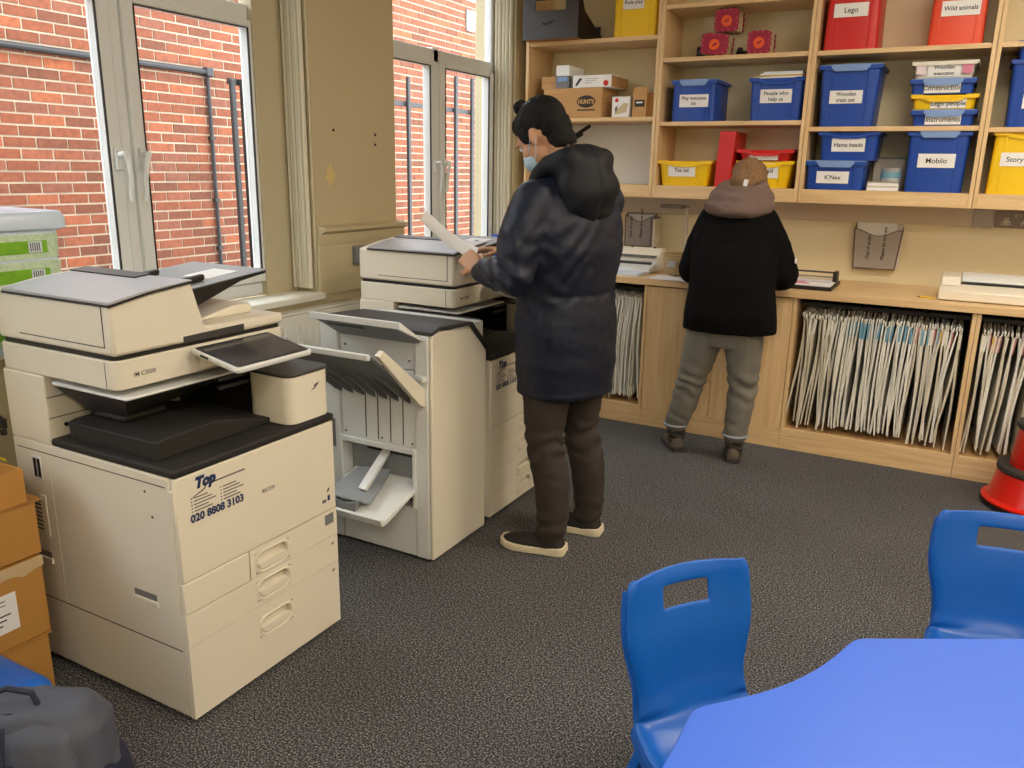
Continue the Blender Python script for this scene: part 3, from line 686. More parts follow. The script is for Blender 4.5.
base_unit('open base unit behind the red step stool', CX[3]+G, CX[4]-G, False)
base_unit('base cabinet with two doors beyond the right edge of the photo', CX[4]+G, CX[5]-G, True)
base_unit('base cabinet with two doors in the far right corner', CX[5]+G, CX[6], True)
# ---- hanging wallets
def wallet_mesh(seed, hgt=.60, dep=.44):
    rnd = random.Random(seed); m = MB(); ny, nz = 6, 12; a1, a2, ph = rnd.uniform(-.008, .008), rnd.uniform(-.008, .008), rnd.uniform(0, 6)
    def pt(j, k, s):
        u = j/ny; v = k/nz; th = (.0040+.0022*math.sin(PI*u))*(.55+.45*math.sin(PI*v))+.0012
        x = a1*math.sin(v*4+ph)+a2*math.sin(u*5+v*3+ph)+.012*(v**2)*math.sin(ph*3)
        return (x+s*th, (u-.0)*dep+.006*math.sin(v*7+ph), -v*hgt-(0.012*math.sin(u*6+ph) if k == nz else 0))
    for s in (-1, 1):
        m.add([pt(j, k, s) for k in range(nz+1) for j in range(ny+1)], [(k*(ny+1)+j, k*(ny+1)+j+1, (k+1)*(ny+1)+j+1, (k+1)*(ny+1)+j) for k in range(nz) for j in range(ny)])
    n = (nz+1)*(ny+1); per = [k*(ny+1) for k in range(nz+1)]+[nz*(ny+1)+j for j in range(1, ny+1)]+[k*(ny+1)+ny for k in range(nz-1, -1, -1)]
    m.f += [(per[i], per[i+1], per[i+1]+n, per[i]+n) for i in range(len(per)-1)]
    return m
WV = []
def make_wallet(matn, hmat, seed, hgt):
    t = thing('hanging_wallet', 'x', 'wallet', (0, 0, 0))
    s = obj('sleeve', wallet_mesh(seed, hgt), matn, t, local=True)
    obj('header_bar', MB().box(-.004, .004, .0, .44, -.002, .022), 'wallet', t, .002, local=True)
    if hmat: obj('header_strip', MB().box(-.0055, .0055, -.0015, .44, -.085, -.006), hmat, t, local=True)
    obj('hook', MB().tube([(0, .085, .02), (0, .085, .045), (0, .095, .058), (0, .11, .060), (0, .12, .05)], .002, 6), 'chrome', t, local=True)
    return t
protos = [make_wallet(a, b, i, h) for i, (a, b, h) in enumerate([('wallet', None, .585), ('wallet', 'wallet_blue', .60), ('wallet_old', None, .595), ('wallet', 'wallet_blue', .58), ('wallet_old', 'wallet', .61), ('wallet', 'wallet_pink', .60), ('wallet_old', 'wallet_yellow', .59), ('wallet_blue', None, .60)])]
used = set()
KIND = ['plain white', 'blue-headed white', 'yellowed', 'blue-headed white', 'white-headed yellowed', 'pink-headed white', 'yellow-headed', 'blue']
def hang(xs, pick, label, group):
    for i, x in enumerate(xs):
        k = pick(i, len(xs))
        o = protos[k] if k not in used else copy_tree(protos[k]); used.add(k)
        o.location = (x+random.uniform(-.003, .003), YC+.026+random.uniform(-.010, .016), .752+random.uniform(-.006, .008))
        o.rotation_euler = (0, random.uniform(-.05, .05)+.035, random.uniform(-.05, .05)); o['label'] = label % KIND[k]; o['category'] = 'wallet'; o['group'] = group
rw = random.Random(5)
hang([-2.24+.0125*i for i in range(50)], lambda i, n: rw.choice([0, 0, 0, 2, 4, 0]), '%s hanging plastic wallet in the bay beside the man\'s coat', 'wallets in the left bay')
hang([-.700+.0119*i for i in range(65)], lambda i, n: rw.choice([0, 2, 4, 2, 6]) if i < 14 else (rw.choice([1, 3, 1, 3, 0]) if i < 46 else rw.choice([0, 2, 4, 5, 3, 6])), '%s hanging plastic wallet in the packed bay right of the woman', 'wallets in the middle bay')
hang([.160+.0150*i for i in range(34)], lambda i, n: rw.choice([2, 6, 5, 7, 4, 2, 0]), '%s hanging plastic wallet in the bay behind the red stool', 'wallets in the right bay')
for k, p in enumerate(protos):
    if k not in used:
        for c in list(p.children): bpy.data.objects.remove(c)
        bpy.data.objects.remove(p)
# ---- wall trunking, sockets
struct('trim_6', MB().box(XW+.01, XR-.01, YB-.035, YB-.0005, 1.238, 1.337), 'trunking', bevel=.004)
t = thing('trunking_joint', 'square grey blank plate on the wall trunking under the shelves', 'plate', (.085, YB-.04, 1.28))
obj('plate', MB().box(.035, .133, YB-.044, YB-.0355, 1.235, 1.335), 'acrylic_smoke', t, .003); obj('edge', MB().box(.032, .136, YB-.038, YB-.0352, 1.232, 1.338), 'trunking', t)
t = thing('double_socket', 'dark double wall socket on the trunking at the right edge', 'socket', (.24, YB-.04, 1.28))
obj('faceplate', MB().box(.142, .345, YB-.046, YB-.0355, 1.240, 1.330), 'socket_dark', t, .003)
for dx in (.195, .285):
    p = obj('outlet', MB().prism([(dx-.022, 1.256), (dx+.022, 1.256), (dx+.022, 1.268), (dx+.010, 1.280), (dx+.010, 1.295), (dx-.010, 1.295), (dx-.010, 1.280), (dx-.022, 1.268)], 'y', YB-.0475, YB-.046), 'trunking', t)
    for px, pz in ((0, 1.288), (-.012, 1.263), (.012, 1.263)): obj('pin_hole', MB().box(dx+px-.003, dx+px+.003, YB-.0482, YB-.0475, pz-.003, pz+.003), 'black', p)
obj('rocker_switch', MB().box(.228, .248, YB-.051, YB-.046, 1.296, 1.318).box(.252, .262, YB-.051, YB-.046, 1.296, 1.318), 'acrylic_smoke', t, .002)
# ---- wall file holder
def file_holder(label, cx, y, z0, w0, w1, h, tilt, txt):
    t = thing('file_holder', label, 'file holder', (cx, y, z0))
    tl = lambda p: Vector((p.x, p.y-(p.z-z0)*tilt, p.z))
    obj('back_plate', MB().prism([(cx-w0/2, z0), (cx+w0/2-.004, z0), (cx+w1/2, z0+h), (cx-w1/2, z0+h)], 'y', y-.004, y-.001), 'acrylic_smoke', t)
    fr = MB(); pts = [(cx-w0/2, z0), (cx+w0/2-.004, z0), (cx+w1/2, z0+h*.92)]
    top = [(cx+w1/2-(w1)*k/10, z0+h*.92-.035*math.sin(PI*k/10)**2*1.1) for k in range(1, 11)]
    fr.prism(pts+top, 'y', y-.040, y-.037).xf(tl); f = obj('front_pocket', fr, 'acrylic_smoke', t)
    ed = MB().tube([tl(Vector(p)) for p in [(cx-w1/2, y-.038, z0+h*.92), (cx-w0/2, y-.038, z0), (cx+w0/2-.004, y-.038, z0), (cx+w1/2, y-.038, z0+h*.92)]], .005, 6)
    ed.tube([tl(Vector((p[0], y-.041, p[1]))) for p in [(cx+w1/2, z0+h*.92)]+top], .0025, 6)
    obj('edge', ed, 'acrylic_edge', f)
    obj('base', MB().box(cx-w0/2, cx+w0/2-.004, y-.038, y-.003, z0-.004, z0+.002), 'acrylic_edge', t)
    for sx, a in ((-1, -w0/2), (1, w0/2-.006)): obj('side', MB().add([(cx+a, y-.037, z0), (cx+a, y-.004, z0), (cx+sx*w1/2, y-.004, z0+h), (cx+sx*w1/2, y-.037-tilt*h, z0+h*.92), (cx+a+.002, y-.037, z0), (cx+a+.002, y-.004, z0), (cx+sx*w1/2+.002, y-.004, z0+h), (cx+sx*w1/2+.002, y-.037-tilt*h, z0+h*.92)], [(0,1,2,3),(7,6,5,4),(0,4,5,1),(1,5,6,2),(2,6,7,3),(3,7,4,0)]), 'acrylic_edge', t)
    for i, (s, dx) in enumerate(txt):
        obj('lettering', text_mb(s, .026, .0006, 0, 'LEFT', lambda u, v: tuple(tl(Vector((cx+dx-v, y-.0412, z0+.055+u))))), 'black_ink', f, smooth=False)
    return t
file_holder('grey acrylic file holder mounted on the back wall right of the woman', -.428, YB, .975, .225, .255, .245, .02, [('Out of order', -.035), ('Please do not use', .045)])
t = thing('paper_sheet', 'white sheets sticking out of the wall-mounted file holder', 'paper', (-.43, YB-.02, 1.0), 0, 'sheets in file holders')
obj('sheet', MB().box(-.545, -.335, YB-.018, YB-.016, 1.0, 1.258), 'paper', t); obj('sheet', MB().box(-.52, -.305, YB-.012, YB-.010, .995, 1.228), 'paper_pink', t)
file_holder('grey acrylic file holder standing behind the binding machine', -1.875, YB, 1.02, .195, .20, .215, .02, [('Out of order', -.05), ('Please do not use', .02)])
t = thing('paper_sheet', 'white sheet sticking out of the file holder behind the binding machine', 'paper', (-1.88, YB-.02, 1.03), 0, 'sheets in file holders')
obj('sheet', MB().box(-1.965, -1.79, YB-.018, YB-.016, 1.03, 1.225), 'paper', t); obj('sheet_fold', MB().box(-1.965, -1.79, YB-.0185, YB-.018, 1.15, 1.152), 'paper_blue', t)
t = thing('ring_binder', 'dark brown slim folder leaning by the file holder near the woman', 'folder', (-1.745, 5.1, ZCT))
obj('cover', MB().box(-1.762, -1.745, 5.06, 5.21, ZCT+.0005, 1.215), 'acrylic_edge', t, .002); obj('pages', MB().box(-1.744, -1.735, 5.065, 5.205, ZCT+.003, 1.205), 'wallet_old', t)
t = thing('desk_lamp', 'grey post with a dark horizontal head beside the woman', 'lamp', (-1.545, 5.12, ZCT))
obj('post', MB().box(-1.555, -1.535, 5.11, 5.13, ZCT+.012, 1.285), 'trunking', t, .003); obj('head', MB().box(-1.70, -1.555, 5.05, 5.12, 1.278, 1.300).box(-1.555, -1.53, 5.10, 5.13, 1.284, 1.296), 'socket_dark', t, .004); obj('foot', MB().box(-1.60, -1.49, 5.06, 5.17, ZCT+.0005, ZCT+.012), 'socket_dark', t)
# ---- laminator at the right edge
t = thing('laminator', 'cream laminating machine on the worktop at the right edge', 'laminator', (.2, 4.8, ZCT))
lx0, lx1 = -.068, .50
obj('base', MB().prism([(4.640, ZCT+.004), (5.02, ZCT+.004), (5.02, ZCT+.055), (4.98, ZCT+.095), (4.80, ZCT+.095), (4.640, ZCT+.052)], 'x', lx0, lx1), 'cream', t, .006)
obj('end_cap', MB().prism([(4.70, ZCT+.07), (4.98, ZCT+.096), (4.98, ZCT+.112), (4.75, ZCT+.112)], 'x', lx0+.004, lx0+.092), 'cream', t, .005)
obj('feed_slot', MB().prism([(4.735, ZCT+.078), (4.75, ZCT+.083), (4.75, ZCT+.090), (4.735, ZCT+.086)], 'x', lx0+.096, lx1-.02), 'black', t)
obj('top_cover', MB().prism([(4.752, ZCT+.088), (4.98, ZCT+.096), (4.98, ZCT+.118), (4.80, ZCT+.118), (4.752, ZCT+.098)], 'x', lx0+.096, lx1-.02), 'coolwhite', t, .004)
obj('foot', MB().box(lx0+.02, lx0+.05, 4.66, 4.69, ZCT+.0003, ZCT+.004).box(lx1-.05, lx1-.02, 4.66, 4.69, ZCT+.0003, ZCT+.004).box(lx0+.02, lx0+.05, 4.97, 5.0, ZCT+.0003, ZCT+.004), 'black', t)
t = thing('pencil', 'yellow pencil on the worktop beside the laminator', 'pencil', (-.125, 4.68, ZCT))
obj('shaft', MB().tube([(-.150, 4.690, ZCT+.0045), (-.078, 4.676, ZCT+.0045)], .004, 6), 'tray_yellow', t)
obj('tip', MB().tube([(-.150, 4.690, ZCT+.0045), (-.166, 4.6932, ZCT+.0045)], [.004, .0008], 6), 'black', t)
# ---- paper trimmer with pink slips
t = thing('paper_trimmer', 'black and white paper trimmer on the worktop right of the woman', 'trimmer', (-.72, 4.8, ZCT))
obj('base', MB().box(-.93, -.575, 4.625, 4.96, ZCT+.0005, ZCT+.022), 'black', t, .003)
obj('bed', MB().box(-.925, -.585, 4.632, 4.955, ZCT+.022, ZCT+.026), 'paper', t)
obj('guide_rail', MB().tube([(-.92, 4.90, ZCT+.072), (-.60, 4.90, ZCT+.072)], .005, 8), 'darkgrey', t); obj('guide_rail', MB().tube([(-.92, 4.88, ZCT+.048), (-.60, 4.88, ZCT+.048)], .004, 8), 'midgrey', t)
for x in (-.925, -.603): obj('end_block', MB().box(x, x+.022, 4.84, 4.92, ZCT+.026, ZCT+.082), 'black', t, .003)
obj('ruler_strip', MB().box(-.90, -.61, 4.80, 4.805, ZCT+.026, ZCT+.028), 'midgrey', t)
t = thing('paper_slip', 'pink and orange paper slips lying on the trimmer', 'paper', (-.76, 4.72, ZCT+.026))
obj('slip', MB().prism([(-.86, 4.655), (-.70, 4.70), (-.74, 4.75), (-.86, 4.74)], 'z', ZCT+.0265, ZCT+.030), 'pink_lilac', t); obj('slip', MB().prism([(-.85, 4.68), (-.77, 4.72), (-.79, 4.78), (-.85, 4.77)], 'z', ZCT+.031, ZCT+.045), 'pink_glow', t)
# ---- comb binding machine, papers, basket
t = thing('binding_machine', 'cream comb binding machine between the man and the woman', 'binding machine', (-1.85, 5.0, ZCT))
obj('base', MB().prism([(4.74, ZCT+.003), (5.14, ZCT+.003), (5.14, ZCT+.09), (5.00, ZCT+.09), (4.84, ZCT+.045), (4.74, ZCT+.03)], 'x', -2.06, -1.64), 'coolwhite', t, .006)
obj('comb_slot', MB().prism([(4.835, ZCT+.048), (4.855, ZCT+.054), (4.855, ZCT+.062), (4.835, ZCT+.056)], 'x', -2.05, -1.665), 'darkgrey', t)
obj('comb_cover', MB().prism([(4.90, ZCT+.066), (5.05, ZCT+.092), (5.05, ZCT+.135), (4.99, ZCT+.135)], 'x', -2.055, -1.645), 'cream', t, .004)
for k in range(21): obj('comb_tooth', MB().box(-2.035+k*.0182, -2.026+k*.0182, 4.905, 4.935, ZCT+.080, ZCT+.096), 'midgrey', t)
for x in (-2.00, -1.85, -1.70): obj('knob', MB().cyl((x, 5.0, ZCT+.135), (x, 5.0, ZCT+.143), .009, 10), 'black', t)
t = thing('paper_pile', 'flat stack of white sheets in front of the binding machine', 'paper', (-1.75, 4.64, ZCT))
for k in range(5):
    q = MB().cbox((0, 0, 0), (.42, .20, .003)); a = .03*math.sin(k*2.1)
    q.xf(lambda p: Matrix.Rotation(a, 3, 'Z') @ p+Vector((-1.86, 4.668, ZCT+.002+k*.0032)))
    obj('sheet', q, ['paper', 'paper_blue', 'paper', 'paper_blue', 'paper_blue'][k], t)
t = thing('paper_sheet', 'pink-white sheets lying at the worktop edge by the woman\'s left arm', 'paper', (-1.5, 4.6, ZCT))
for k in range(3):
    q = MB().cbox((0, 0, 0), (.26, .15, .002)); q.xf(lambda p: Matrix.Rotation(-.12+.10*k, 3, 'Z') @ p+Vector((-1.46+.02*k, 4.607+.01*k, ZCT+.002+k*.0024)))
    obj('sheet', q, ['paper_pink', 'paper', 'paper'][k], t)
t = thing('basket', 'round woven basket on the worktop under the woman\'s left arm', 'basket', (-1.42, 4.72, ZCT))
bprof = [(.05, 0), (.075, .012), (.092, .05), (.096, .095), (.090, .12), (.084, .12), (.088, .095), (.084, .05), (.066, .018), (.0, .014)]
obj('bowl', MB().lathe((-1.46, 4.74, ZCT+.010), bprof[:-1]), 'basket', t)
obj('rim', MB().tube([(-1.46+.088*math.cos(k*PI/12), 4.74+.088*math.sin(k*PI/12), ZCT+.132) for k in range(24)], .007, 8, True), 'basket', t)
obj('label_patch', MB().rings([[(-1.46+r*math.cos(a), 4.74+r*math.sin(a), z) for r, z in ((.0975, ZCT+.065), (.0995, ZCT+.065), (.1005, ZCT+.10), (.0985, ZCT+.10))] for a in [-2.0+.08*k for k in range(8)]]), 'tin', t)
# ================================================================== copiers
def stadium(cy, cz, w, h, n=8):
    r = h/2; o = []
    for k in range(n+1): a = -PI/2+PI*k/n; o.append((cy+w/2-r+r*math.cos(a), cz+r*math.sin(a)))
    for k in range(n+1): a = PI/2+PI*k/n; o.append((cy-w/2+r+r*math.cos(a), cz+r*math.sin(a)))
    return o
def copier(label, ox, oy, drawers, split_first, far):
    X = lambda x: x+ox
    Y = lambda y: y+oy
    t = thing('photocopier', label, 'photocopier', (X(-2.0), Y(1.58), 0), 0, 'office photocopiers')
    def P(name, mb, m, bevel=0, parent=None, seg=2): return obj(name, mb.xf(lambda p: Vector((p.x+ox, p.y+oy, p.z))), m, parent or t, bevel, seg)
    XF, XB, Y0, Y1 = -1.665, -2.352, 1.28, 1.885
    body = P('body', MB().box(XB, XF-.018, Y0, Y1, .017, .722), 'cream', .006)
    # side seams, vents, hand holds on the near side
    for (x0, x1, z0, z1) in ((-2.33, -1.69, .2215, .2245), (-2.33, -1.70, .694, .6965)): P('seam', MB().box(x0, x1, Y0-.0008, Y0+.002, z0, z1), 'seam', 0, body)
    P('seam', MB().box(-2.19, -2.187, Y0-.0008, Y0+.002, .2245, .694), 'cream', 0, body)
    for (xa, xb, z) in ((-1.865, -1.775, .345), (-2.31, -2.235, .355)):
        h = P('hand_hold', MB().prism([(xa, z), (xb, z), (xb, z+.022), (xa, z+.022)], 'y', Y0-.001, Y0+.004), 'midgrey', 0, body)
        P('hand_hold_lip', MB().prism([(xa-.004, z-.012), (xb+.006, z-.014), (xb+.006, z+.003), (xa-.004, z+.003)], 'y', Y0-.005, Y0+.002), 'cream', .002, body)
    for k in range(8): P('vent_slot', MB().box(-2.345, -2.255, Y0-.001, Y0+.002, .445+k*.013, .449+k*.013), 'seam', 0, body)
    P('vent_frame', MB().box(-2.25, -2.225, Y0-.003, Y0+.001, .43, .56), 'cream', .002, body)
    P('port_frame', MB().box(-2.268, -2.226, Y0-.002, Y0+.002, .607, .68), 'coolwhite', .002, body)
    for dx in (0, .018): P('port', MB().box(-2.260+dx, -2.247+dx, Y0-.003, Y0+.001, .615, .672), 'black', 0, body)
    for (x, z) in ((-1.78, .668), (-1.76, .60)): P('screw', MB().cyl((x, Y0-.001, z), (x, Y0+.002, z), .004, 8), 'seam', 0, body)
    # rear column and black output bay
    P('rear_column', MB().box(XB, -2.165, Y0, Y1, .722, .925), 'cream', .005)
    for z in (.80, .86): P('column_seam', MB().box(-2.1655, -2.164, Y0+.004, 1.6, z, z+.0025), 'seam')
    P('knob', MB().cyl((-2.1655, Y0+.05, .775), (-2.160, Y0+.05, .775), .006, 8), 'black')
    P('output_deck', MB().box(-2.163, XF+.004, Y0-.002, Y1+.002, .7235, .746), 'blackrough', .007)
    P('output_tray', MB().prism([(1.31, .7465), (1.31, .795), (1.33, .80), (1.50, .805), (1.58, .79), (1.68, .765), (1.84, .752), (1.84, .7465)], 'x', -2.12, -1.755), 'blackrough', .006)
    P('tray_stop', MB().box(-2.08, -1.95, 1.36, 1.50, .8055, .822), 'blackrough', .006)
    P('inner_wall', MB().box(-2.164, -1.85, 1.72, Y1-.002, .7465, .924), 'black')
    for z in (.86, .885): P('inner_slat', MB().box(-1.85, -1.838, 1.60, 1.80, z, z+.010), 'darkgrey')
    P('upper_tray', MB().prism([(-2.15, .898), (-1.838, .898), (-1.838, .906), (-2.15, .910)], 'y', 1.295, 1.70), 'coolwhite', .004)
    P('upper_tray_underside', MB().add([(-2.14, 1.30, .894), (-1.85, 1.30, .894), (-1.85, 1.70, .894), (-2.14, 1.70, .894), (-2.08, 1.36, .815), (-1.96, 1.38, .815), (-1.95, 1.69, .85), (-2.08, 1.69, .85)], [(0,1,2,3),(7,6,5,4),(0,4,5,1),(1,5,6,2),(2,6,7,3),(3,7,4,0)]), 'darkgrey')
    # scanner and document feeder
    sc = P('scanner', MB().prism(rrect((-2.356-1.852)/2, (Y0+.003+Y1)/2, .504, Y1-Y0-.003, .022), 'z', .9255, 1.003), 'cream', .003)
    P('seam', MB().box(-1.893, -1.891, Y0+.0022, Y0+.006, .93, 1.0), 'seam', 0, sc)
    P('lettering', text_mb('IM C3000', .017, .0002, 0, 'LEFT', lambda u, v: (-1.8512, 1.335+u, .955+v)), 'grey_ink', 0, sc)
    P('gasket', MB().prism(rrect((-2.356-1.856)/2, (Y0+.008+Y1)/2, .49, Y1-Y0-.014, .02), 'z', 1.0035, 1.0145), 'black')
    fd = P('document_feeder', MB().prism([(1.285, 1.015), (1.885, 1.015), (1.885, 1.048), (1.60, 1.050), (1.578, 1.056), (1.545, 1.175), (1.535, 1.183), (1.40, 1.170), (1.286, 1.150)], 'x', -2.354, -1.852), 'cream', .010)
    P('lid', MB().prism([(1.280, 1.150), (1.40, 1.170), (1.540, 1.1845), (1.540, 1.1885), (1.40, 1.177), (1.280, 1.158)], 'x', -2.30, -1.846), 'lidgrey', .002, fd)
    P('lid_trim', MB().prism([(1.2785, 1.145), (1.40, 1.166), (1.541, 1.1805), (1.541, 1.185), (1.40, 1.1715), (1.2785, 1.151)], 'x', -2.302, -1.844), 'black', 0, fd)
    P('seam', MB().box(-2.25, -1.885, 1.2842, 1.288, 1.036, 1.0385), 'seam', 0, fd)
    P('seam', MB().box(-1.887, -1.8845, 1.2842, 1.288, 1.036, 1.150), 'seam', 0, fd)
    P('grip', MB().prism([(1.50, 1.0155), (1.72, 1.0155), (1.72, 1.038), (1.50, 1.034)], 'x', -1.8535, -1.850), 'darkgrey', .003, fd)
    P('exit_ridge', MB().prism([(1.60, 1.050), (1.83, 1.0485), (1.83, 1.078), (1.76, 1.080), (1.68, 1.066)], 'x', -2.30, -1.93), 'cream', .006, fd)
    it = P('input_tray', MB().prism([(1.555, 1.128), (1.565, 1.140), (1.905, 1.172), (1.905, 1.164), (1.80, 1.150), (1.60, 1.085), (1.575, 1.085)], 'x', -2.27, -1.935), 'black', .003)
    P('tray_top', MB().prism([(1.545, 1.1395), (1.907, 1.1735), (1.907, 1.1775), (1.545, 1.1435)], 'x', -2.275, -1.930), 'traygrey', .002, it)
    for x in (-2.20, -2.0): P('paper_guide', MB().prism([(1.60, 1.150), (1.70, 1.159), (1.70, 1.178), (1.61, 1.170)], 'x', x, x+.022), 'black', .006, it)
    P('tray_label', MB().prism([(1.72, 1.1605), (1.84, 1.1718), (1.84, 1.1730), (1.72, 1.1617)], 'x', -2.10, -1.99), 'paper', 0, it)
    P('feed_gap', MB().prism([(1.49, 1.1842), (1.545, 1.1895), (1.545, 1.193), (1.49, 1.188)], 'x', -2.31, -2.02), 'black', 0, fd)
    # control panel
    cp = MB(); cp.prism(rrect(0, 0, .185, .292, .012), 'z', -.016, .0); tilt = Matrix.Rotation(.20, 3, 'Y')
    plc = lambda p: tilt @ p+Vector((-1.745, 1.652, .985))
    c = P('control_panel', cp.xf(plc), 'coolwhite', .004)
    P('screen', MB().prism(rrect(0, 0, .150, .258, .006), 'z', .0003, .0018).xf(plc), 'screen', 0, c)
    P('bezel', MB().prism(rrect(0, 0, .170, .278, .010), 'z', .0001, .0009).xf(plc), 'black', 0, c)
    P('panel_arm', MB().prism([(-1.852, .93), (-1.852, .995), (-1.80, .985), (-1.69, .955), (-1.70, .945), (-1.78, .955)], 'y', 1.545, 1.72), 'cream', .004, c)
    P('usb_slot', MB().box(-.05, -.02, -.1475, -.145, -.011, -.005).xf(plc), 'black', 0, c)
    # control column
    cc = P('control_column', MB().prism(rrect(-1.757, 1.796, .178, .178, .035), 'z', .7465, .893), 'cream', .004)
    P('top_plate', MB().prism(rrect(-1.757, 1.796, .184, .184, .035), 'z', .8935, .903), 'darkgrey', .003, cc)
    P('hinge_mark', MB().prism([(1.795, .838), (1.812, .848), (1.808, .853), (1.83, .860), (1.828, .854), (1.812, .842)], 'x', -1.6682, -1.6672), 'grey_ink', 0, cc)
    # front cover with sticker
    fc = P('front_cover', MB().box(XF-.0175, XF, Y0+.001, Y1-.001, .427, .7215), 'cream', .004)
    XT = XF+.0008
    P('lettering', text_mb('Top', .040, .0030, .25, 'LEFT', lambda u, v: (XT, 1.343+u, .678+v)), 'navy_ink', 0, fc)
    P('lettering', text_mb('020 8808 3103', .0300, .0013, 0, 'LEFT', lambda u, v: (XT, 1.322+u, .588+v)), 'navy_ink', 0, fc)
    P('lettering', text_mb('RICOH', .016, .0004, 0, 'LEFT', lambda u, v: (XT, 1.572+u, .584+v)), 'grey_ink', 0, fc)
    P('swoosh', MB().tube([(XT, 1.330, .655), (XT, 1.352, .662), (XT, 1.372, .668), (XT, 1.385, .682), (XT, 1.40, .683)], [.0006, .0016, .002, .0016, .0006], 6), 'grey_ink', 0, fc)
    P('printed_line', MB().box(XF+.0002, XT, 1.395, 1.515, .676, .680), 'grey_ink', 0, fc)
    for cy in (1.328, 1.425):
        for k in range(5):
            z = .652-.0092*k
            P('bullet', MB().box(XF+.0002, XT, cy, cy+.0032, z, z+.0035), 'navy_ink', 0, fc)
            P('printed_line', MB().box(XF+.0002, XT, cy+.009, cy+.055+.013*((k*7) % 3), z, z+.003), 'grey_ink', 0, fc)
    P('icon', MB().box(XF+.0002, XT, 1.845, 1.856, .462, .480), 'navy_ink', 0, fc); P('icon', MB().box(XF+.0002, XT, 1.82, 1.838, .460, .470), 'grey_ink', 0, fc)
    P('icon', MB().prism([(1.842, .492), (1.85, .492), (1.856, .505), (1.848, .503)], 'x', XF+.0002, XT), 'seam', 0, fc)
    P('cover_latch', MB().box(XF-.018, XF-.002, Y0-.0025, Y0+.0015, .60, .69), 'cream', .002, fc)
    # drawers with scooped handles
    for i, (z0, z1, hz) in enumerate(drawers):
        ya = Y0+.001
        if i == 0 and split_first:
            P('blank_panel', MB().box(XF-.0175, XF-.0005, Y0+.001, 1.5085, z0, z1), 'cream', .003); ya = 1.5115
        hw, hh, hy = .138, .066 if z1-z0 > .08 else .058, 1.598
        m = MB(); q = (hy-hw/2, hy+hw/2, hz-hh/2, hz+hh/2)
        m.box(XF-.0175, XF, ya, q[0], z0, z1); m.box(XF-.0175, XF, q[1], Y1-.001, z0, z1); m.box(XF-.0175, XF, q[0], q[1], z0, q[2]); m.box(XF-.0175, XF, q[0], q[1], q[3], z1)
        d = P('drawer', m, 'cream', 0)
        st = stadium(hy, hz, hw-.004, hh-.004); n = len(st)
        def sq(p):
            dy, dz = p[0]-hy, p[1]-hz; s = min((hw/2)/max(1e-6, abs(dy)), (hh/2)/max(1e-6, abs(dz))); return (hy+dy*s, hz+dz*s)
        o2 = [sq(p) for p in st]; sr = MB()
        sr.rings([[(XF-.0170, p[0], p[1]) for p in o2], [(XF+.0006, p[0], p[1]) for p in o2], [(XF+.0030, hy+(p[0]-hy)*1.01, hz+(p[1]-hz)*1.02) for p in st], [(XF+.0010, hy+(p[0]-hy)*.95, hz+(p[1]-hz)*.90) for p in st], [(XF-.0170, hy+(p[0]-hy)*.92, hz+(p[1]-hz)*.82) for p in st]], False)
        P('handle_surround', sr, 'cream', 0, d)
        lip = [p for p in stadium(hy, hz-.004, hw*.86, hh*.74) if p[1] <= hz+.001]
        P('handle', MB().rings([[(XF-.0170, p[0], p[1]) for p in lip], [(XF-.002, p[0], p[1]) for p in lip], [(XF+.003, hy+(p[0]-hy)*.97, p[1]+.004) for p in lip]]), 'cream', .002, d)
        P('size_mark', MB().prism([(1.852, z1-.031), (1.864, z1-.028), (1.866, z1-.022), (1.855, z1-.025)], 'x', XF+.0002, XT), 'seam', 0, d)
        if i == 0: P('card_window', MB().box(XF+.0002, XF+.0016, 1.828, 1.868, z1-.045, z1-.010), 'midgrey', .001, d)
    for x in (-2.25, -1.74):
        for y in (1.35, 1.82):
            P('caster', MB().cyl((x-.015, y, .0085), (x+.015, y, .0085), .008, 12), 'black')
    P('base_skirt', MB().box(XB+.03, XF-.03, Y0+.03, Y1-.03, .010, .0165), 'black')
    return t
copier('near white photocopier with a control screen beside the cardboard boxes', 0, 0, [(.336, .4255, .376), (.240, .3345, .287), (.018, .2385, .168)], True, False)
copier('far photocopier used by the man in the navy coat', .015, 1.575, [(.338, .4255, .376), (.218, .3365, .276), (.112, .2165, .165), (.018, .1105, .075)], False, True)

# ---- booklet finisher on the near side of the far copier
fn = thing('finisher', 'white booklet finisher with folding trays attached to the far copier', 'finisher', (-1.9, 2.6, 0))
FX0, FX1, FY0, FY1 = -2.165, -1.638, 2.398, 2.795
def Q(name, mb, m, bevel=0, parent=None): return obj(name, mb, m, parent or fn, bevel)
Q('body', MB().box(FX0, FX1-.016, FY0+.06, FY1, .014, .905), 'coolwhite', .005)
Q('front_cover', MB().prism([(FY0+.004, .010), (FY1, .010), (FY1, .785), (FY1-.125, .893), (FY0+.05, .917), (FY0+.004, .905)], 'x', FX1-.0155, FX1), 'cream', .006)
Q('top_cover', MB().prism([(FY0+.0, .906), (FY0+.05, .919), (FY1-.12, .9075), (FY1-.12, .920), (FY0+.05, .934), (FY0-.002, .920)], 'x', FX0-.003, FX1+.003), 'darkgrey', .003)
Q('cover_trim', MB().prism([(FY1-.119, .9075), (FY1-.001, .800), (FY1+.006, .808), (FY1-.114, .918)], 'x', -1.80, FX1+.003), 'black', .001)
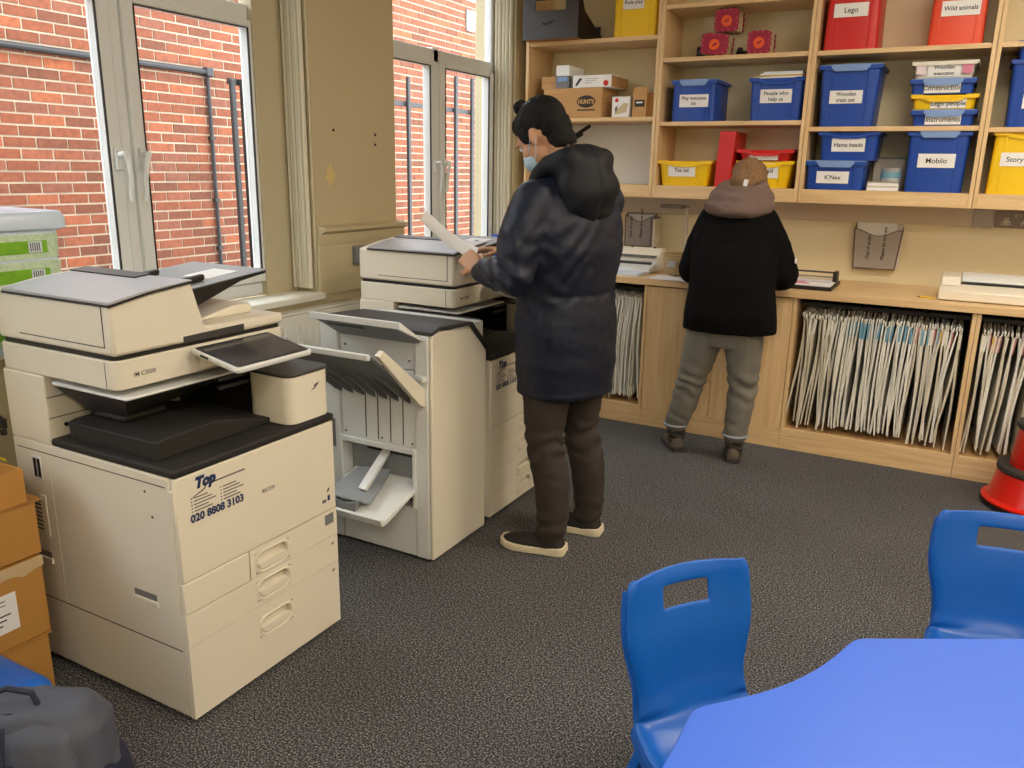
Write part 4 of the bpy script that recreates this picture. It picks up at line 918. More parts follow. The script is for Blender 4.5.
# near face: frame pieces around recesses
Q('edge_column', MB().box(FX1-.075, FX1-.0165, FY0, FY0+.059, .012, .9045), 'coolwhite', .004)
Q('edge_column', MB().box(FX0, FX0+.085, FY0, FY0+.059, .012, .9045), 'coolwhite', .004)
cx0, cx1 = FX0+.086, FX1-.076
Q('upper_panel', MB().box(cx0, cx1, FY0+.012, FY0+.059, .765, .9045), 'coolwhite', .003)
Q('exit_slot', MB().box(cx0+.02, cx1-.002, FY0+.030, FY0+.058, .725, .764), 'black')
Q('exit_flap', MB().box(cx0+.26, cx1-.01, FY0+.006, FY0+.029, .722, .762), 'coolwhite', .002)
Q('lower_panel', MB().box(cx0, cx1, FY0+.010, FY0+.059, .46, .724), 'coolwhite', .003)
for k in range(4): Q('panel_groove', MB().box(cx0+.12+.06*k, cx0+.124+.06*k, FY0+.0085, FY0+.012, .465, .72), 'seam')
for (x, z) in ((cx0+.03, .83), (cx1-.03, .80), (cx0+.02, .475), (cx1-.02, .475), (cx0+.2, .475)): Q('screw', MB().cyl((x, FY0+.007, z), (x, FY0+.013, z), .005, 8), 'midgrey')
Q('bottom_panel', MB().box(cx0, cx1, FY0+.004, FY0+.059, .012, .215), 'coolwhite', .003)
fr = MB(); fr.box(cx0-.004, cx0+.012, FY0-.008, FY0+.056, .216, .459); fr.box(cx1-.012, cx1+.004, FY0-.008, FY0+.056, .216, .459); fr.box(cx0+.0125, cx1-.0125, FY0-.010, FY0+.056, .437, .459)
Q('recess_frame', fr, 'coolwhite', .003)
Q('recess_back', MB().box(cx0+.012, cx1-.012, FY0+.054, FY0+.059, .216, .437), 'traygrey')
Q('recess_slot', MB().box(cx0+.10, cx1-.014, FY0+.040, FY0+.053, .405, .425), 'black')
Q('side_recess', MB().box(FX0+.015, FX0+.06, FY0-.002, FY0+.001, .40, .52), 'midgrey', .002)
# upper folding tray
def slab(y0, z0, y1, z1, th): # section in y-z, tray leaning out towards -y
    return [(y0, z0), (y1, z1), (y1, z1+th), (y0, z0+th)]
u = Q('upper_tray', MB().prism(slab(FY0+.010, .868, 2.262, .955, .012), 'x', -2.075, -1.690), 'traygrey', .003)
Q('tray_lip', MB().prism([(2.255, .950), (2.262, .974), (2.400, .886), (2.400, .882)], 'x', -1.690, -1.672).box(-2.08, -1.672, 2.250, 2.2615, .952, .976), 'coolwhite', .003, u)
Q('tray_slot', MB().prism([(2.30, .9262), (2.285, .9358), (2.285, .9345), (2.30, .925)], 'x', -2.03, -1.86), 'darkgrey', 0, u)
# lower folding tray with ribbed underside
l = Q('lower_tray', MB().prism(slab(FY0+.002, .655, 2.125, .862, .012), 'x', -2.105, -1.690), 'midgrey', .003)
Q('tray_rim', MB().box(-2.15, -1.70, 2.108, 2.124, .862, .884), 'coolwhite', .004, l)
Q('tray_side', MB().prism([(2.128, .880), (2.155, .895), (2.405, .700), (2.405, .632), (2.37, .645)], 'x', -1.688, -1.668), 'cream', .003, l)
Q('tray_side', MB().prism([(2.128, .862), (2.155, .895), (2.400, .700), (2.400, .655)], 'x', -2.125, -2.107), 'traygrey', .003, l)
for k in range(7): Q('rib', MB().prism([(2.395, .640), (2.36, .660), (2.20, .790), (2.33, .712), (2.395, .655)], 'x', -2.07+.055*k, -2.062+.055*k), 'midgrey', 0, l)
Q('hinge_bracket', MB().box(FX1-.073, FX1-.02, FY0-.012, FY0-.001, .735, .755).box(FX1-.03, FX1-.018, FY0-.030, FY0-.012, .735, .755), 'coolwhite', .003)
# booklet tray in the recess
b = Q('booklet_tray', MB().prism([(2.455, .300), (2.455, .312), (2.20, .240), (2.19, .252), (2.175, .250), (2.185, .222), (2.21, .222)], 'x', -2.055, -1.715), 'coolwhite', .003)
Q('wing', MB().add([(-2.00, 2.42, .325), (-1.86, 2.44, .330), (-1.80, 2.225, .275), (-2.02, 2.205, .285), (-2.00, 2.42, .331), (-1.86, 2.44, .336), (-1.80, 2.225, .281), (-2.02, 2.205, .291)], [(3,2,1,0),(4,5,6,7),(0,1,5,4),(1,2,6,5),(2,3,7,6),(3,0,4,7)]), 'traygrey', .002, b)
Q('wing_stop', MB().prism([(-1.985, .246), (-1.86, .238), (-1.845, .285), (-1.915, .265), (-1.98, .285)], 'y', 2.205, 2.225), 'midgrey', .001, b)
Q('press_arm', MB().add([(-1.90, 2.44, .405), (-1.865, 2.44, .402), (-1.865, 2.29, .295), (-1.90, 2.29, .297), (-1.90, 2.44, .422), (-1.865, 2.44, .419), (-1.865, 2.275, .305), (-1.90, 2.275, .307)], [(3,2,1,0),(4,5,6,7),(0,1,5,4),(1,2,6,5),(2,3,7,6),(3,0,4,7)]), 'coolwhite', .002, b)
for x in (-2.1, -1.72):
    for y in (2.50, 2.73): Q('caster', MB().cyl((x-.015, y, .0065), (x+.015, y, .0065), .006, 12), 'black')
Q('bridge_unit', MB().box(-2.10, -1.70, FY1+.0005, 2.852, .75, .90), 'blackrough', .004)
# ================================================================== small blue chairs
def chair_parts(t):
    # local: front towards -y; seat 0.35 m high
    prof = []   # (y, z)
    key = [(.205, .625), (.190, .56), (.172, .50), (.158, .44), (.142, .398), (.112, .367), (.066, .350), (.01, .343), (-.06, .344), (-.12, .346), (-.150, .338), (-.162, .318)]
    key = [(a*1.08, .640-(.625-b)*1.27) for a, b in key]
    wid = [.148, .170, .168, .150, .146, .158, .172, .176, .176, .172, .168, .162]
    def sample(v, arr):
        n = len(arr)-1; f = v*n; i = min(int(f), n-1); u = f-i
        def g(k): return Vector(arr[max(0, min(n, k))]) if not isinstance(arr[0], float) else arr[max(0, min(n, k))]
        p0, p1, p2, p3 = g(i-1), g(i), g(i+1), g(i+2)
        return .5*((2*p1)+(p2-p0)*u+(2*p0-5*p1+4*p2-p3)*u*u+(-p0+3*p1-3*p2+p3)*u**3)
    vs = [0, .010, .022, .036, .050, .062, .074, .088, .10, .125]+[.15+.85*k/28 for k in range(29)]
    us = [-1, -.94, -.86, -.72, -.58, -.46, -.36, -.31, -.15, 0, .15, .31, .36, .46, .58, .72, .86, .94, 1]
    m = MB(); nu = len(us)
    def pt(u, v):
        c = sample(v, [Vector((a, b, 0)) for a, b in key]); w = sample(v, [float(x) for x in wid])
        if v < .09: w = wid[0]*(1-.0)+(sample(.09, [float(x) for x in wid])-wid[0])*math.sqrt(max(0, 1-(1-v/.09)**2))
        back = max(0, 1-v/.45)
        e = max(0, abs(u)-.86)/.14
        c2 = sample(min(1, v+.01), [Vector((a, b, 0)) for a, b in key]); tg = (c2-c); tg = tg.normalized() if tg.length > 1e-6 else Vector((0, -1, 0)); nrm = Vector((-tg.y, tg.x, 0))  # towards the rear / underside
        if nrm.x < 0 and v < .4: nrm = -nrm
        if v >= .4 and nrm.y > 0: nrm = -nrm
        curv = -.040*back*u*u - .012*(1-back)*u*u*(-1 if v > .4 else 1)
        top = max(0, 1-v/.03)*.010
        q = Vector((c.x, c.y, 0))+nrm*(e*e*.016+top*.6)
        return (u*w, q.x+curv*(1 if v < .5 else 0), q.y+(.014*u*u*math.sin(PI*min(1, max(0, (v-.45)/.5))) if v > .45 else 0))
    idx = {}
    for j, v in enumerate(vs):
        for i, u in enumerate(us): idx[(i, j)] = len(m.v); m.v.append(pt(u, v))
    for j in range(len(vs)-1):
        for i in range(nu-1):
            slot = us[i] >= -.36-1e-6 and us[i+1] <= .36+1e-6 and vs[j] >= .050-1e-6 and vs[j+1] <= .10+1e-6
            if slot: continue
            m.f.append((idx[(i, j)], idx[(i+1, j)], idx[(i+1, j+1)], idx[(i, j+1)]))
    o = obj('seat_shell', m, 'blue_chair', t, local=True)
    s = o.modifiers.new('sol', 'SOLIDIFY'); s.thickness = .009; s.offset = 0
    b = o.modifiers.new('sub', 'SUBSURF'); b.levels = 1; b.render_levels = 2
    # side flanges
    for sx in (-1, 1):
        f = MB(); R = []
        for v in [k/30 for k in range(31)]:
            p = Vector(pt(sx*1.0, max(.03, v))); q = Vector(pt(sx*.9, max(.03, v)))
            d = .013+.016*math.exp(-((v-.36)/.05)**2)+.10*max(0, v-.34)
            back = Vector((0, 1, -.15)) if v < .3 else (Vector((0, .7*max(0, (.55-v)/.25), -1)))
            back = back.normalized()
            if v < .03: d = .010
            R.append([p+Vector((sx*.002, 0, 0)), p+Vector((sx*.004, 0, 0))+back*d, p-Vector((sx*.003, 0, 0))+back*d, p-Vector((sx*.004, 0, 0))])
        f.rings(R); obj('side_flange', f, 'blue_chair', t, .0015, local=True)
    for sx in (-1, 1):
        for (y0, y1, ztop) in ((-.125, -.175, .262), (.11, .20, .272)):
            lg = MB(); R = []
            for k in range(7):
                u = k/6; z = ztop*(1-u); w = .030-.008*u; x = sx*(.150+.035*u); y = y0+(y1-y0)*u
                R.append([(x-w/2, y-w/2, z), (x+w/2, y-w/2, z), (x+w/2, y+w/2, z), (x-w/2, y+w/2, z)])
            lg.rings(R); L = obj('leg', lg, 'blue_chair', t, .004, local=True)
def chair(label, loc, rz):
    t = thing('school_chair', label, 'chair', (loc[0], loc[1], .0), rz, 'small blue school chairs')
    chair_parts(t); return t
# facing (local -y) direction angle: rotz a turns -y into (sin a, -cos a)
chair('blue plastic chair left of the blue table, back to the copiers', (-.277, 1.535, 0), math.radians(53))
chair('blue plastic chair at the right edge, behind the blue table', (.245, 2.17, 0), math.radians(11))
chair('blue plastic chair seat at the lower left, behind the backpack', (-1.955, .818, 0), math.radians(180))
# ================================================================== table
def table():
    c = Vector((.518, 1.043)); ZT_ = .58
    R, al, be = .85, math.radians(30.5), math.radians(29.5)
    t = thing('blue_table', 'blue scallop-edged school table in the lower right corner', 'table', (c.x, c.y, 0))
    pts = []; a0 = math.radians(180)
    for k in range(6):
        # lobe edge centred on angle a, then a concave bite
        a = a0-k*PI/3
        p, q = a+be/2, a-be/2
        P = lambda an, r=R: Vector((c.x+r*math.cos(an), c.y+r*math.sin(an)))
        A, B, C = P(p), P(q), P(q-al)
        pts += [A+(B-A)*f for f in (.03, .1, .5, .9, .97)]
        for j in range(9):
            f = .03+.94*j/8; base = B+(C-B)*f; mid = (B+C)/2; inw = (c-mid).normalized(); pts.append(base+inw*(.036*math.sin(PI*f)))
    for _ in range(3):
        q_ = []
        for i in range(len(pts)): u_, w_ = pts[i], pts[(i+1) % len(pts)]; q_ += [u_*.75+w_*.25, u_*.25+w_*.75]
        pts = q_
    pts = [(p.x, p.y) for p in pts]
    m = MB(); n = len(pts); sc = lambda f, z: [(c.x+(x-c.x)*f, c.y+(y-c.y)*f, z) for x, y in pts]
    m.rings([sc(.02, ZT_-.025), sc(.985, ZT_-.025), sc(.997, ZT_-.022), sc(1, ZT_-.016), sc(1, ZT_-.005), sc(.998, ZT_-.001), sc(.995, ZT_), sc(.02, ZT_)])
    obj('table_top', m, 'blue_table', t, ang=6)
    for k in range(6):
        a = a0-k*PI/3+.1; x, y = c.x+.66*math.cos(a), c.y+.66*math.sin(a)
        if k % 2 == 0 or True:
            obj('leg', MB().tube([(x, y, .0), (x, y, ZT_-.026)], .018, 12), 'midgrey', t)
table()
# ================================================================== red step stool
sx, sy = .475, 4.315
t = thing('step_stool', 'red round kick stool with dark rubber treads at the right edge', 'stool', (sx, sy, 0))
obj('base', MB().lathe((sx, sy, .022), [(.205, 0), (.225, .002), (.228, .012), (.205, .022), (.200, .035), (.176, .150), (.165, .150), (.19, .03)], 40), 'red_stool', t)
obj('bumper', MB().lathe((sx, sy, .006), [(.215, 0), (.229, .004), (.229, .014), (.215, .016)], 40), 'black', t)
obj('lower_tread', MB().lathe((sx, sy, .172), [(.110, 0), (.178, 0), (.184, .008), (.182, .024), (.174, .030), (.125, .030), (.110, .024)], 40), 'rubber', t)
obj('column', MB().lathe((sx, sy, .176), [(.135, 0), (.137, .004), (.118, .205), (.110, .205)], 40), 'red_stool', t)
obj('top_tread', MB().lathe((sx, sy, .381), [(.02, 0), (.126, 0), (.132, .008), (.131, .026), (.122, .032), (.02, .033)], 40), 'rubber', t)
for k in range(3): obj('caster', MB().ell((sx+.15*math.cos(k*2.1), sy+.15*math.sin(k*2.1), .0152), (.015, .015, .015)), 'black', t)
# ================================================================== boxes at the lower left
XBX = -2.146
def carton(label, y0, y1, z0, z1, x0, x1, extra=None):
    t = thing('cardboard_box', label, 'box', ((x0+x1)/2, (y0+y1)/2, z0), 0, 'stacked cardboard boxes')
    obj('box', MB().box(x0, x1, y0, y1, z0+.0005, z1), 'card_box', t, .003)
    return t
b1 = carton('bottom brown box of the stack, behind the blue chair', .70, 1.188, 0, .188, -2.56, XBX)
obj('flap', MB().box(-2.565, XBX+.006, .695, 1.195, .188, .191), 'card_box', b1)
b2 = carton('taped brown box with a white printed label in the stack', .72, 1.198, .1915, .428, -2.55, XBX)
obj('address_label', MB().box(XBX, XBX+.0012, .99, 1.115, .245, .355), 'paper', b2)
for k in range(3): obj('printed_line', MB().box(XBX+.0012, XBX+.0016, 1.01, 1.095-.012*k, .295-.014*k, .299-.014*k), 'black_ink', b2)
for k in range(2): obj('printed_line', MB().box(XBX+.0012, XBX+.0016, 1.03, 1.085, .325+.012*k, .328+.012*k), 'grey_ink', b2)
m = MB(); n = 16
vsT = [(XBX+.0012+.004*abs(math.sin(k*2.7)), .75+.45*k/n, .428-.035-.008*math.sin(k*1.9)) for k in range(n+1)]; vsB = [(XBX+.002+.003*abs(math.sin(k*1.3+1)), .75+.45*k/n, .428+.001) for k in range(n+1)]
m.add(vsT+vsB, [(k, k+1, n+2+k, n+1+k) for k in range(n)])
obj('tape', m, 'tape', b2)
b3 = carton('plain brown box, third up in the stack beside the copier', .72, 1.205, .4325, .588, -2.55, XBX-.004)
obj('flap', MB().box(-2.555, XBX+.002, .715, 1.222, .588, .5915), 'card_dark', b3)
t = thing('open_carton', 'open cardboard tray on top of the box stack', 'box', (-2.35, .95, .592), 0, 'stacked cardboard boxes')
w = MB(); x0, x1, y0, y1, z0, z1 = -2.54, XBX-.006, .74, 1.185, .592, .688
obj('wall_panel', MB().box(x1-.006, x1, y0, y1, z0, z1), 'card_box', t); obj('wall_panel', MB().box(x0, x0+.006, y0, y1, z0, z1), 'card_box', t)
obj('wall_panel', MB().box(x0+.006, x1-.006, y0, y0+.006, z0, z1), 'card_box', t); obj('wall_panel', MB().box(x0+.006, x1-.006, y1-.006, y1, z0, z1), 'card_box', t); obj('base', MB().box(x0+.006, x1-.006, y0+.006, y1-.006, z0, z0+.006), 'card_dark', t)
# ================================================================== tub of wipes on the window sill
t = thing('storage_tub', 'clear lidded tub of green packs on the sill by the near window', 'tub', (-2.68, 1.40, ZS))
TY = 1.395
obj('tub', MB().rings([rrect(-2.66, TY, .26, .40, .03, ZS+.001), rrect(-2.66, TY, .28, .43, .03, ZS+.375), rrect(-2.66, TY, .272, .422, .03, ZS+.375), rrect(-2.66, TY, .252, .392, .03, ZS+.004)], True), 'clear_lid', t)
obj('lid', MB().rings([rrect(-2.66, TY, .285, .435, .03, ZS+.372), rrect(-2.66, TY, .315, .475, .03, ZS+.379), rrect(-2.66, TY, .315, .475, .03, ZS+.412), rrect(-2.66, TY, .295, .455, .03, ZS+.432)]), 'clear_lid', t, .003)
for k in range(4):
    z = ZS+.025+k*.086
    p = obj('wipes_pack', MB().rings([rrect(-2.66, TY, .268, .41, .03, z), rrect(-2.66, TY, .278, .428, .03, z+.006), rrect(-2.66, TY, .284, .434, .03, z+.078), rrect(-2.66, TY, .275, .42, .03, z+.084)]), 'pack_white', t)
    obj('green_band', MB().box(-2.5186, -2.5174, TY-.19, TY+.165, z+.022, z+.060), 'green_pack', p)
    obj('barcode', MB().box(-2.5174, -2.5168, TY+.105, TY+.148, z+.024, z+.058), 'paper_blue', p)
    for j in range(5): obj('barcode_bar', MB().box(-2.5168, -2.5164, TY+.110+.007*j, TY+.113+.007*j, z+.028, z+.054), 'darkgrey', p)
# cables by the copier
t = thing('cable', 'yellow network cable drooping behind the near copier', 'cable', (-2.42, 1.27, .7))
obj('lead', MB().tube([(-2.355, 1.262, .735), (-2.37, 1.262, .755), (-2.41, 1.262, .755), (-2.435, 1.262, .73), (-2.44, 1.262, .68), (-2.42, 1.262, .65), (-2.37, 1.262, .645)], .0035, 8), 'yellow_cable', t)
obj('plug', MB().box(-2.37, -2.352, 1.255, 1.269, .726, .744), 'black', t, .002)
t = thing('cable', 'black power lead behind the near copier', 'cable', (-2.40, 1.27, .8))
obj('lead', MB().tube([(-2.56, 1.255, .835), (-2.48, 1.255, .83), (-2.42, 1.262, .80), (-2.36, 1.265, .775)], .0035, 8), 'black', t); obj('plug', MB().box(-2.375, -2.352, 1.258, 1.272, .745, .775), 'black', t, .002)
# ================================================================== backpack at the lower left
t = thing('backpack', 'grey and navy backpack in the bottom left corner', 'backpack', (-1.515, .765, 0))
cx, cy = -1.515, .765
A = math.radians(-62)   # width axis direction
wx = Vector((math.cos(math.radians(35)), math.sin(math.radians(35)), 0)); dx = Vector((-wx.y, wx.x, 0))
def bp(u, d, z): return Vector((cx, cy, 0))+wx*u+dx*d+Vector((0, 0, z))
def bring(z, w, d, off=0, wo=0): return [bp(p[0]+wo, p[1]+off, z) for p in rrect(0, 0, w, d, min(w, d)*.42, None, 5)]
main = MB().rings([bring(.002, .30, .16), bring(.03, .34, .19), bring(.16, .345, .20), bring(.32, .34, .19), bring(.41, .32, .16, .0), bring(.455, .26, .11, 0), bring(.465, .16, .05, 0)])
org('main_body', main, 'pack_grey', t, .008, 5, lambda p, n: .006*noise.noise(p*14)+.004*noise.noise(p*31))
pk = MB().rings([bring(.02, .26, .08, -.115), bring(.05, .29, .10, -.115), bring(.20, .29, .09, -.105), bring(.27, .25, .06, -.085)])
pocket = org('front_pocket', pk, 'pack_navy', t, .007, 5, lambda p, n: .004*noise.noise(p*18))
org('side_panel', MB().rings([bring(.02, .05, .13, 0, .165), bring(.12, .06, .15, 0, .170), bring(.29, .045, .13, 0, .155), bring(.36, .03, .09, 0, .135)]), 'pack_navy', t, .007, 4, lambda p, n: .004*noise.noise(p*20))
fp = org('front_flap', MB().rings([bring(.20, .27, .05, -.105), bring(.33, .28, .05, -.095), bring(.42, .24, .05, -.06), bring(.45, .18, .04, -.03)]), 'pack_grey', t, .007, 3, lambda p, n: .003*noise.noise(p*22))
obj('flap_panel', MB().add([tuple(bp(u, d, z)) for u, d, z in ((-.02, -.136, .22), (.10, -.136, .22), (.03, -.128, .40), (-.03, -.128, .40), (-.02, -.126, .22), (.10, -.126, .22), (.03, -.112, .40), (-.03, -.112, .40))], [(0,1,2,3),(4,7,6,5),(0,4,5,1),(1,5,6,2),(2,6,7,3),(3,7,4,0)]), 'pack_navy', fp, .003)
obj('zip', MB().tube([bp(.155*math.cos(a), -.02-.02*math.sin(a), .34+.118*math.sin(a)) for a in [PI*k/14 for k in range(15)]], .0035, 6), 'black', t)
obj('top_handle', MB().tube([bp(-.05, -.01, .455), bp(-.048, -.015, .485), bp(-.01, -.02, .503), bp(.035, -.02, .49), bp(.045, -.02, .455)], .006, 8), 'pack_navy', t)
for o_, h_ in ((-.10, .035), (-.085, .022)): obj('webbing_loop', MB().tube([bp(o_-.05, -.02, .435), bp(o_-.03, -.05, .45+h_), bp(o_+.03, -.07, .44+h_), bp(o_+.06, -.085, .40)], .003, 6), 'black', t)
obj('strap', MB().box(-.018, .018, -.004, .004, 0, .13).xf(lambda p: bp(.0+p.x, -.10-(.13-p.z)*.28+p.y, .36+p.z-.02)), 'pack_navy', t, .002)
obj('strap_tag', MB().cyl(bp(-.012, -.142, .36), bp(-.010, -.150, .358), .008, 12), 'chrome', t)
# ================================================================== people
def vec2(d): return Vector((d[0], d[1], 0)).normalized()
def sring(c, a, b, F, L, n=28, pw=2.4):
    o = []
    for k in range(n):
        t = 2*PI*k/n; cs, sn = math.cos(t), math.sin(t)
        o.append(Vector(c)+L*(a*math.copysign(abs(cs)**(2/pw), cs))+F*(b*math.copysign(abs(sn)**(2/pw), sn)))
    return o
def rot_to(z):  # rotation taking +z to direction z
    return Vector((0, 0, 1)).rotation_difference(Vector(z).normalized()).to_matrix()
def hand(mb, wrist, d, palm_n, side, curl=.6, s=1.0):
    """adds palm, four fingers and a thumb. d: direction of the hand, palm_n: palm normal, side: +1 thumb on d x palm_n side"""
    d = Vector(d).normalized(); pn = Vector(palm_n); pn = (pn-d*pn.dot(d)).normalized(); sd = d.cross(pn)*side
    W = Vector(wrist)
    for k in range(4):
        o = (k-1.5)*.019*s; mb.limb([W+sd*o*.6, W+d*.045*s+sd*o, W+d*.085*s+sd*o*1.05], [.016*s, .0145*s, .011*s], 10)
    ln = [.066, .074, .070, .055]; ln.reverse()
    for k in range(4):
        o = (k-1.5)*.0195*s; p = W+d*.086*s+sd*o*1.05; pts = [p]; a = 0; q = p
        for seg, f in enumerate((.42, .32, .26)):
            a += curl*(.75 if seg == 0 else 1.0); dd = d*math.cos(a)+pn*math.sin(a); q = q+dd*ln[k]*f*s*1.15; pts.append(q)
        mb.limb(pts, [.0095*s, .009*s, .0082*s, .0070*s], 10)
    tb = W+d*.025*s+sd*.026*s
    q1 = tb+(d*.6+sd*.7+pn*.35).normalized()*.040*s; q2 = q1+(d*.85+sd*.15+pn*.5).normalized()*.032*s; q3 = q2+(d*.9-sd*.1+pn*.4).normalized()*.022*s
    mb.limb([tb, q1, q2, q3], [.014*s, .0115*s, .0098*s, .0080*s], 10)
def head(mb, c, fw, up, s=1.0):
    """skull, jaw, nose, ears round centre c"""
    fw = Vector(fw).normalized(); up = Vector(up); up = (up-fw*up.dot(fw)).normalized(); lf = up.cross(fw)
    R = Matrix((fw, lf, up)).transposed()
    P = lambda f, l, u: Vector(c)+(fw*f+lf*l+up*u)*s
    mb.ell(P(-.010, 0, .025), (.098*s, .076*s, .092*s), R); mb.ell(P(.030, 0, -.045), (.062*s, .058*s, .075*s), R); mb.ell(P(.052, 0, -.088), (.032*s, .036*s, .024*s), R)
    mb.ell(P(.060, 0, .02), (.034*s, .060*s, .045*s), R)
    mb.limb([P(.088, 0, .012), P(.108, 0, -.022), P(.103, 0, -.034)], [.010*s, .013*s, .014*s], 10)
    for sd in (-1, 1):
        mb.ell(P(.064, sd*.034, -.028), (.026*s, .026*s, .026*s), R); mb.ell(P(.088, sd*.032, .022), (.014*s, .024*s, .008*s), R)
        mb.ell(P(-.004, sd*.080, -.012), (.019*s, .009*s, .032*s), R @ Matrix.Rotation(-.2, 3, 'Y')); mb.ell(P(.000, sd*.076, -.036), (.010*s, .009*s, .012*s), R)
    mb.ell(P(.090, 0, -.066), (.012*s, .024*s, .007*s), R); mb.ell(P(.088, 0, -.076), (.012*s, .020*s, .007*s), R)
    return R, P
def fold(freq, amp, ax):
    return lambda p: amp*(1-abs(noise.noise(Vector((p.x*freq*ax[0], p.y*freq*ax[1], p.z*freq*ax[2]))))*2.2)

# ------------------------------------------------------------------ man in the navy coat
Fm = vec2((-.93, .37)); Lm = Vector((-Fm.y, Fm.x, 0))
man = thing('person', 'man in a long navy hooded coat, bent over the far copier', 'person', (-1.29, 2.85, 0))
hip = Vector((-1.312, 2.86, .88)); sh = Vector((-1.315, 2.85, 1.39))
ankL = Vector((-1.285, 2.735, .07)); ankR = Vector((-1.235, 2.985, .07))
kneeL = Vector((-1.345, 2.755, .47)); kneeR = Vector((-1.285, 2.965, .48))
shL = sh+Lm*.185; shR = sh-Lm*.185
elL = Vector((-1.40, 2.575, 1.125)); wrL = Vector((-1.590, 2.690, 1.118)); elR = Vector((-1.40, 3.07, 1.13)); wrR = Vector((-1.63, 3.02, 1.16))
hc = Vector((-1.424, 2.832, 1.622)); hf = Vector((-.80, .10, -.62)).normalized(); hu = Vector((-.60, .06, .80))
bd = MB()
R, P = head(bd, hc, hf, hu, 1.03)
HS = 1.10
bd.limb([sh+Vector((.01, 0, .06)), P(-.045, 0, -.06)], [.062, .056])
bd.rings([sring(hip, .16, .11, Fm, Lm, 20), sring(hip+Vector((0, 0, .2)), .145, .10, Fm, Lm, 20), sring(sh-Vector((0, 0, .12)), .17, .11, Fm, Lm, 20), sring(sh, .16, .08, Fm, Lm, 20), sring(sh+Vector((0, 0, .06)), .07, .06, Fm, Lm, 20)])
for s_, e_, w_ in ((shL, elL, wrL), (shR, elR, wrR)): bd.limb([s_, e_, w_], [.05, .042, .027])
for h_, k_, a_ in ((hip+Lm*.085, kneeL, ankL), (hip-Lm*.085, kneeR, ankR)): bd.limb([h_, k_, a_], [.08, .055, .038])
hand(bd, wrL+Vector((-.03, .012, .006)), (-.80, .30, .42), (-.2, .8, -.35), 1, .55, .95)
hand(bd, wrR+Vector((-.03, 0, .0)), (-.95, -.1, .1), (.0, -.2, -1), 1, .25, .95)
org('body', bd, 'skin', man, .0058, 4)
# eyes
for s_ in (-1, 1):
    e = obj('eye', MB().ell(P(.084, s_*.031, .004), (.012, .012, .012), None, 12, 8), 'eye', man); obj('iris', MB().ell(P(.0925, s_*.031, .003), (.005, .005, .005), None, 8, 6), 'black', e)
# hair: short back and sides with a small top knot
hr = MB(); hr.ell(P(-.020, 0, .040), (.104, .085, .097), R); hr.ell(P(.030, 0, .075), (.063, .067, .046), R); hr.ell(P(-.060, 0, -.002), (.057, .075, .073), R); hr.ell(P(-.056, 0, -.060), (.050, .063, .056), R)
for s_ in (-1, 1): hr.ell(P(.022, s_*.062, .030), (.037, .022, .049), R)
hr.ell(P(.020, 0, .142), (.030, .030, .026), R); hr.ell(P(.018, 0, .120), (.020, .020, .022), R)
org('hair', hr, 'hair_black', man, .006, 3, lambda p, n: .003*noise.noise(p*60))
# mask
mk = MB(); mk.ell(P(.070, 0, -.055), (.052, .058, .052), R); mk.ell(P(.097, 0, -.034), (.021, .025, .027), R)
mo = org('face_mask', mk, 'mask', man, .006, 3)
for s_ in (-1, 1): obj('ear_loop', MB().tube([P(.062, s_*.056, -.035), P(.03, s_*.073, -.022), P(.004, s_*.085, -.005), P(-.010, s_*.087, -.030), P(.03, s_*.070, -.065), P(.060, s_*.052, -.075)], .0016, 6), 'mask', mo)
# coat
ct = MB()
ct.rings([sring(hip+Vector((.0, .0, -.235)), .195, .155, Fm, Lm), sring(hip+Vector((0, 0, -.10)), .208, .168, Fm, Lm), sring(hip+Vector((-.005, 0, .06)), .210, .166, Fm, Lm), sring(hip+Vector((-.006, 0, .15)), .200, .154, Fm, Lm), sring(hip+Vector((-.008, 0, .18)), .199, .153, Fm, Lm), sring(hip+Vector((-.010, 0, .22)), .210, .162, Fm, Lm), sring(sh-Vector((0.0, 0, .17)), .228, .168, Fm, Lm), sring(sh-Vector((0, 0, .06)), .226, .150, Fm, Lm), sring(sh+Vector((-.01, 0, .02)), .195, .122, Fm, Lm), sring(sh+Vector((-.02, 0, .075)), .125, .098, Fm, Lm), sring(sh+Vector((-.03, 0, .11)), .085, .078, Fm, Lm)])
ct.limb([shL-Lm*.01-Vector((0, 0, .012)), (shL+elL)/2+Lm*.012, elL, (elL+wrL)/2, wrL], [.088, .084, .076, .064, .050])
ct.limb([shR+Lm*.01-Vector((0, 0, .012)), (shR+elR)/2, elR, (elR+wrR)/2, wrR], [.088, .082, .074, .062, .050])
def coat_d(p, n):
    dl = (p-elL).length; z = p.z
    w = .0040*noise.noise(Vector((p.x*7, p.y*7, p.z*14)))+.0016*noise.noise(Vector((p.x*30, p.y*30, p.z*60)))
    k = math.exp(-(dl/.14)**2)+math.exp(-((p-wrL).length/.10)**2)*.8
    u = (p-elL).dot((wrL-shL).normalized()); w += .007*k*math.sin(u*95+4*noise.noise(p*8))
    back = (p-sh).dot(-Fm)
    if back > .03 and 1.02 < z < 1.36: q = p.dot(Lm)*.75+z*.66; r = max(0, noise.noise(p*5)+.35); w += .0042*r*math.sin(q*105+5*noise.noise(p*6))+.003*r*math.sin(q*47+3*noise.noise(p*4))
    w += -.006*math.exp(-((z-(hip.z+.165))/.010)**2)*(1 if dl > .16 and (p-wrL).length > .2 and (p-wrR).length > .25 and (p-elR).length > .16 else 0)
    if z < .70: w += .004*math.exp(-((z-.66)/.012)**2)
    return w
coat = org('coat', ct, 'navy_coat', man, .0095, 7, coat_d)
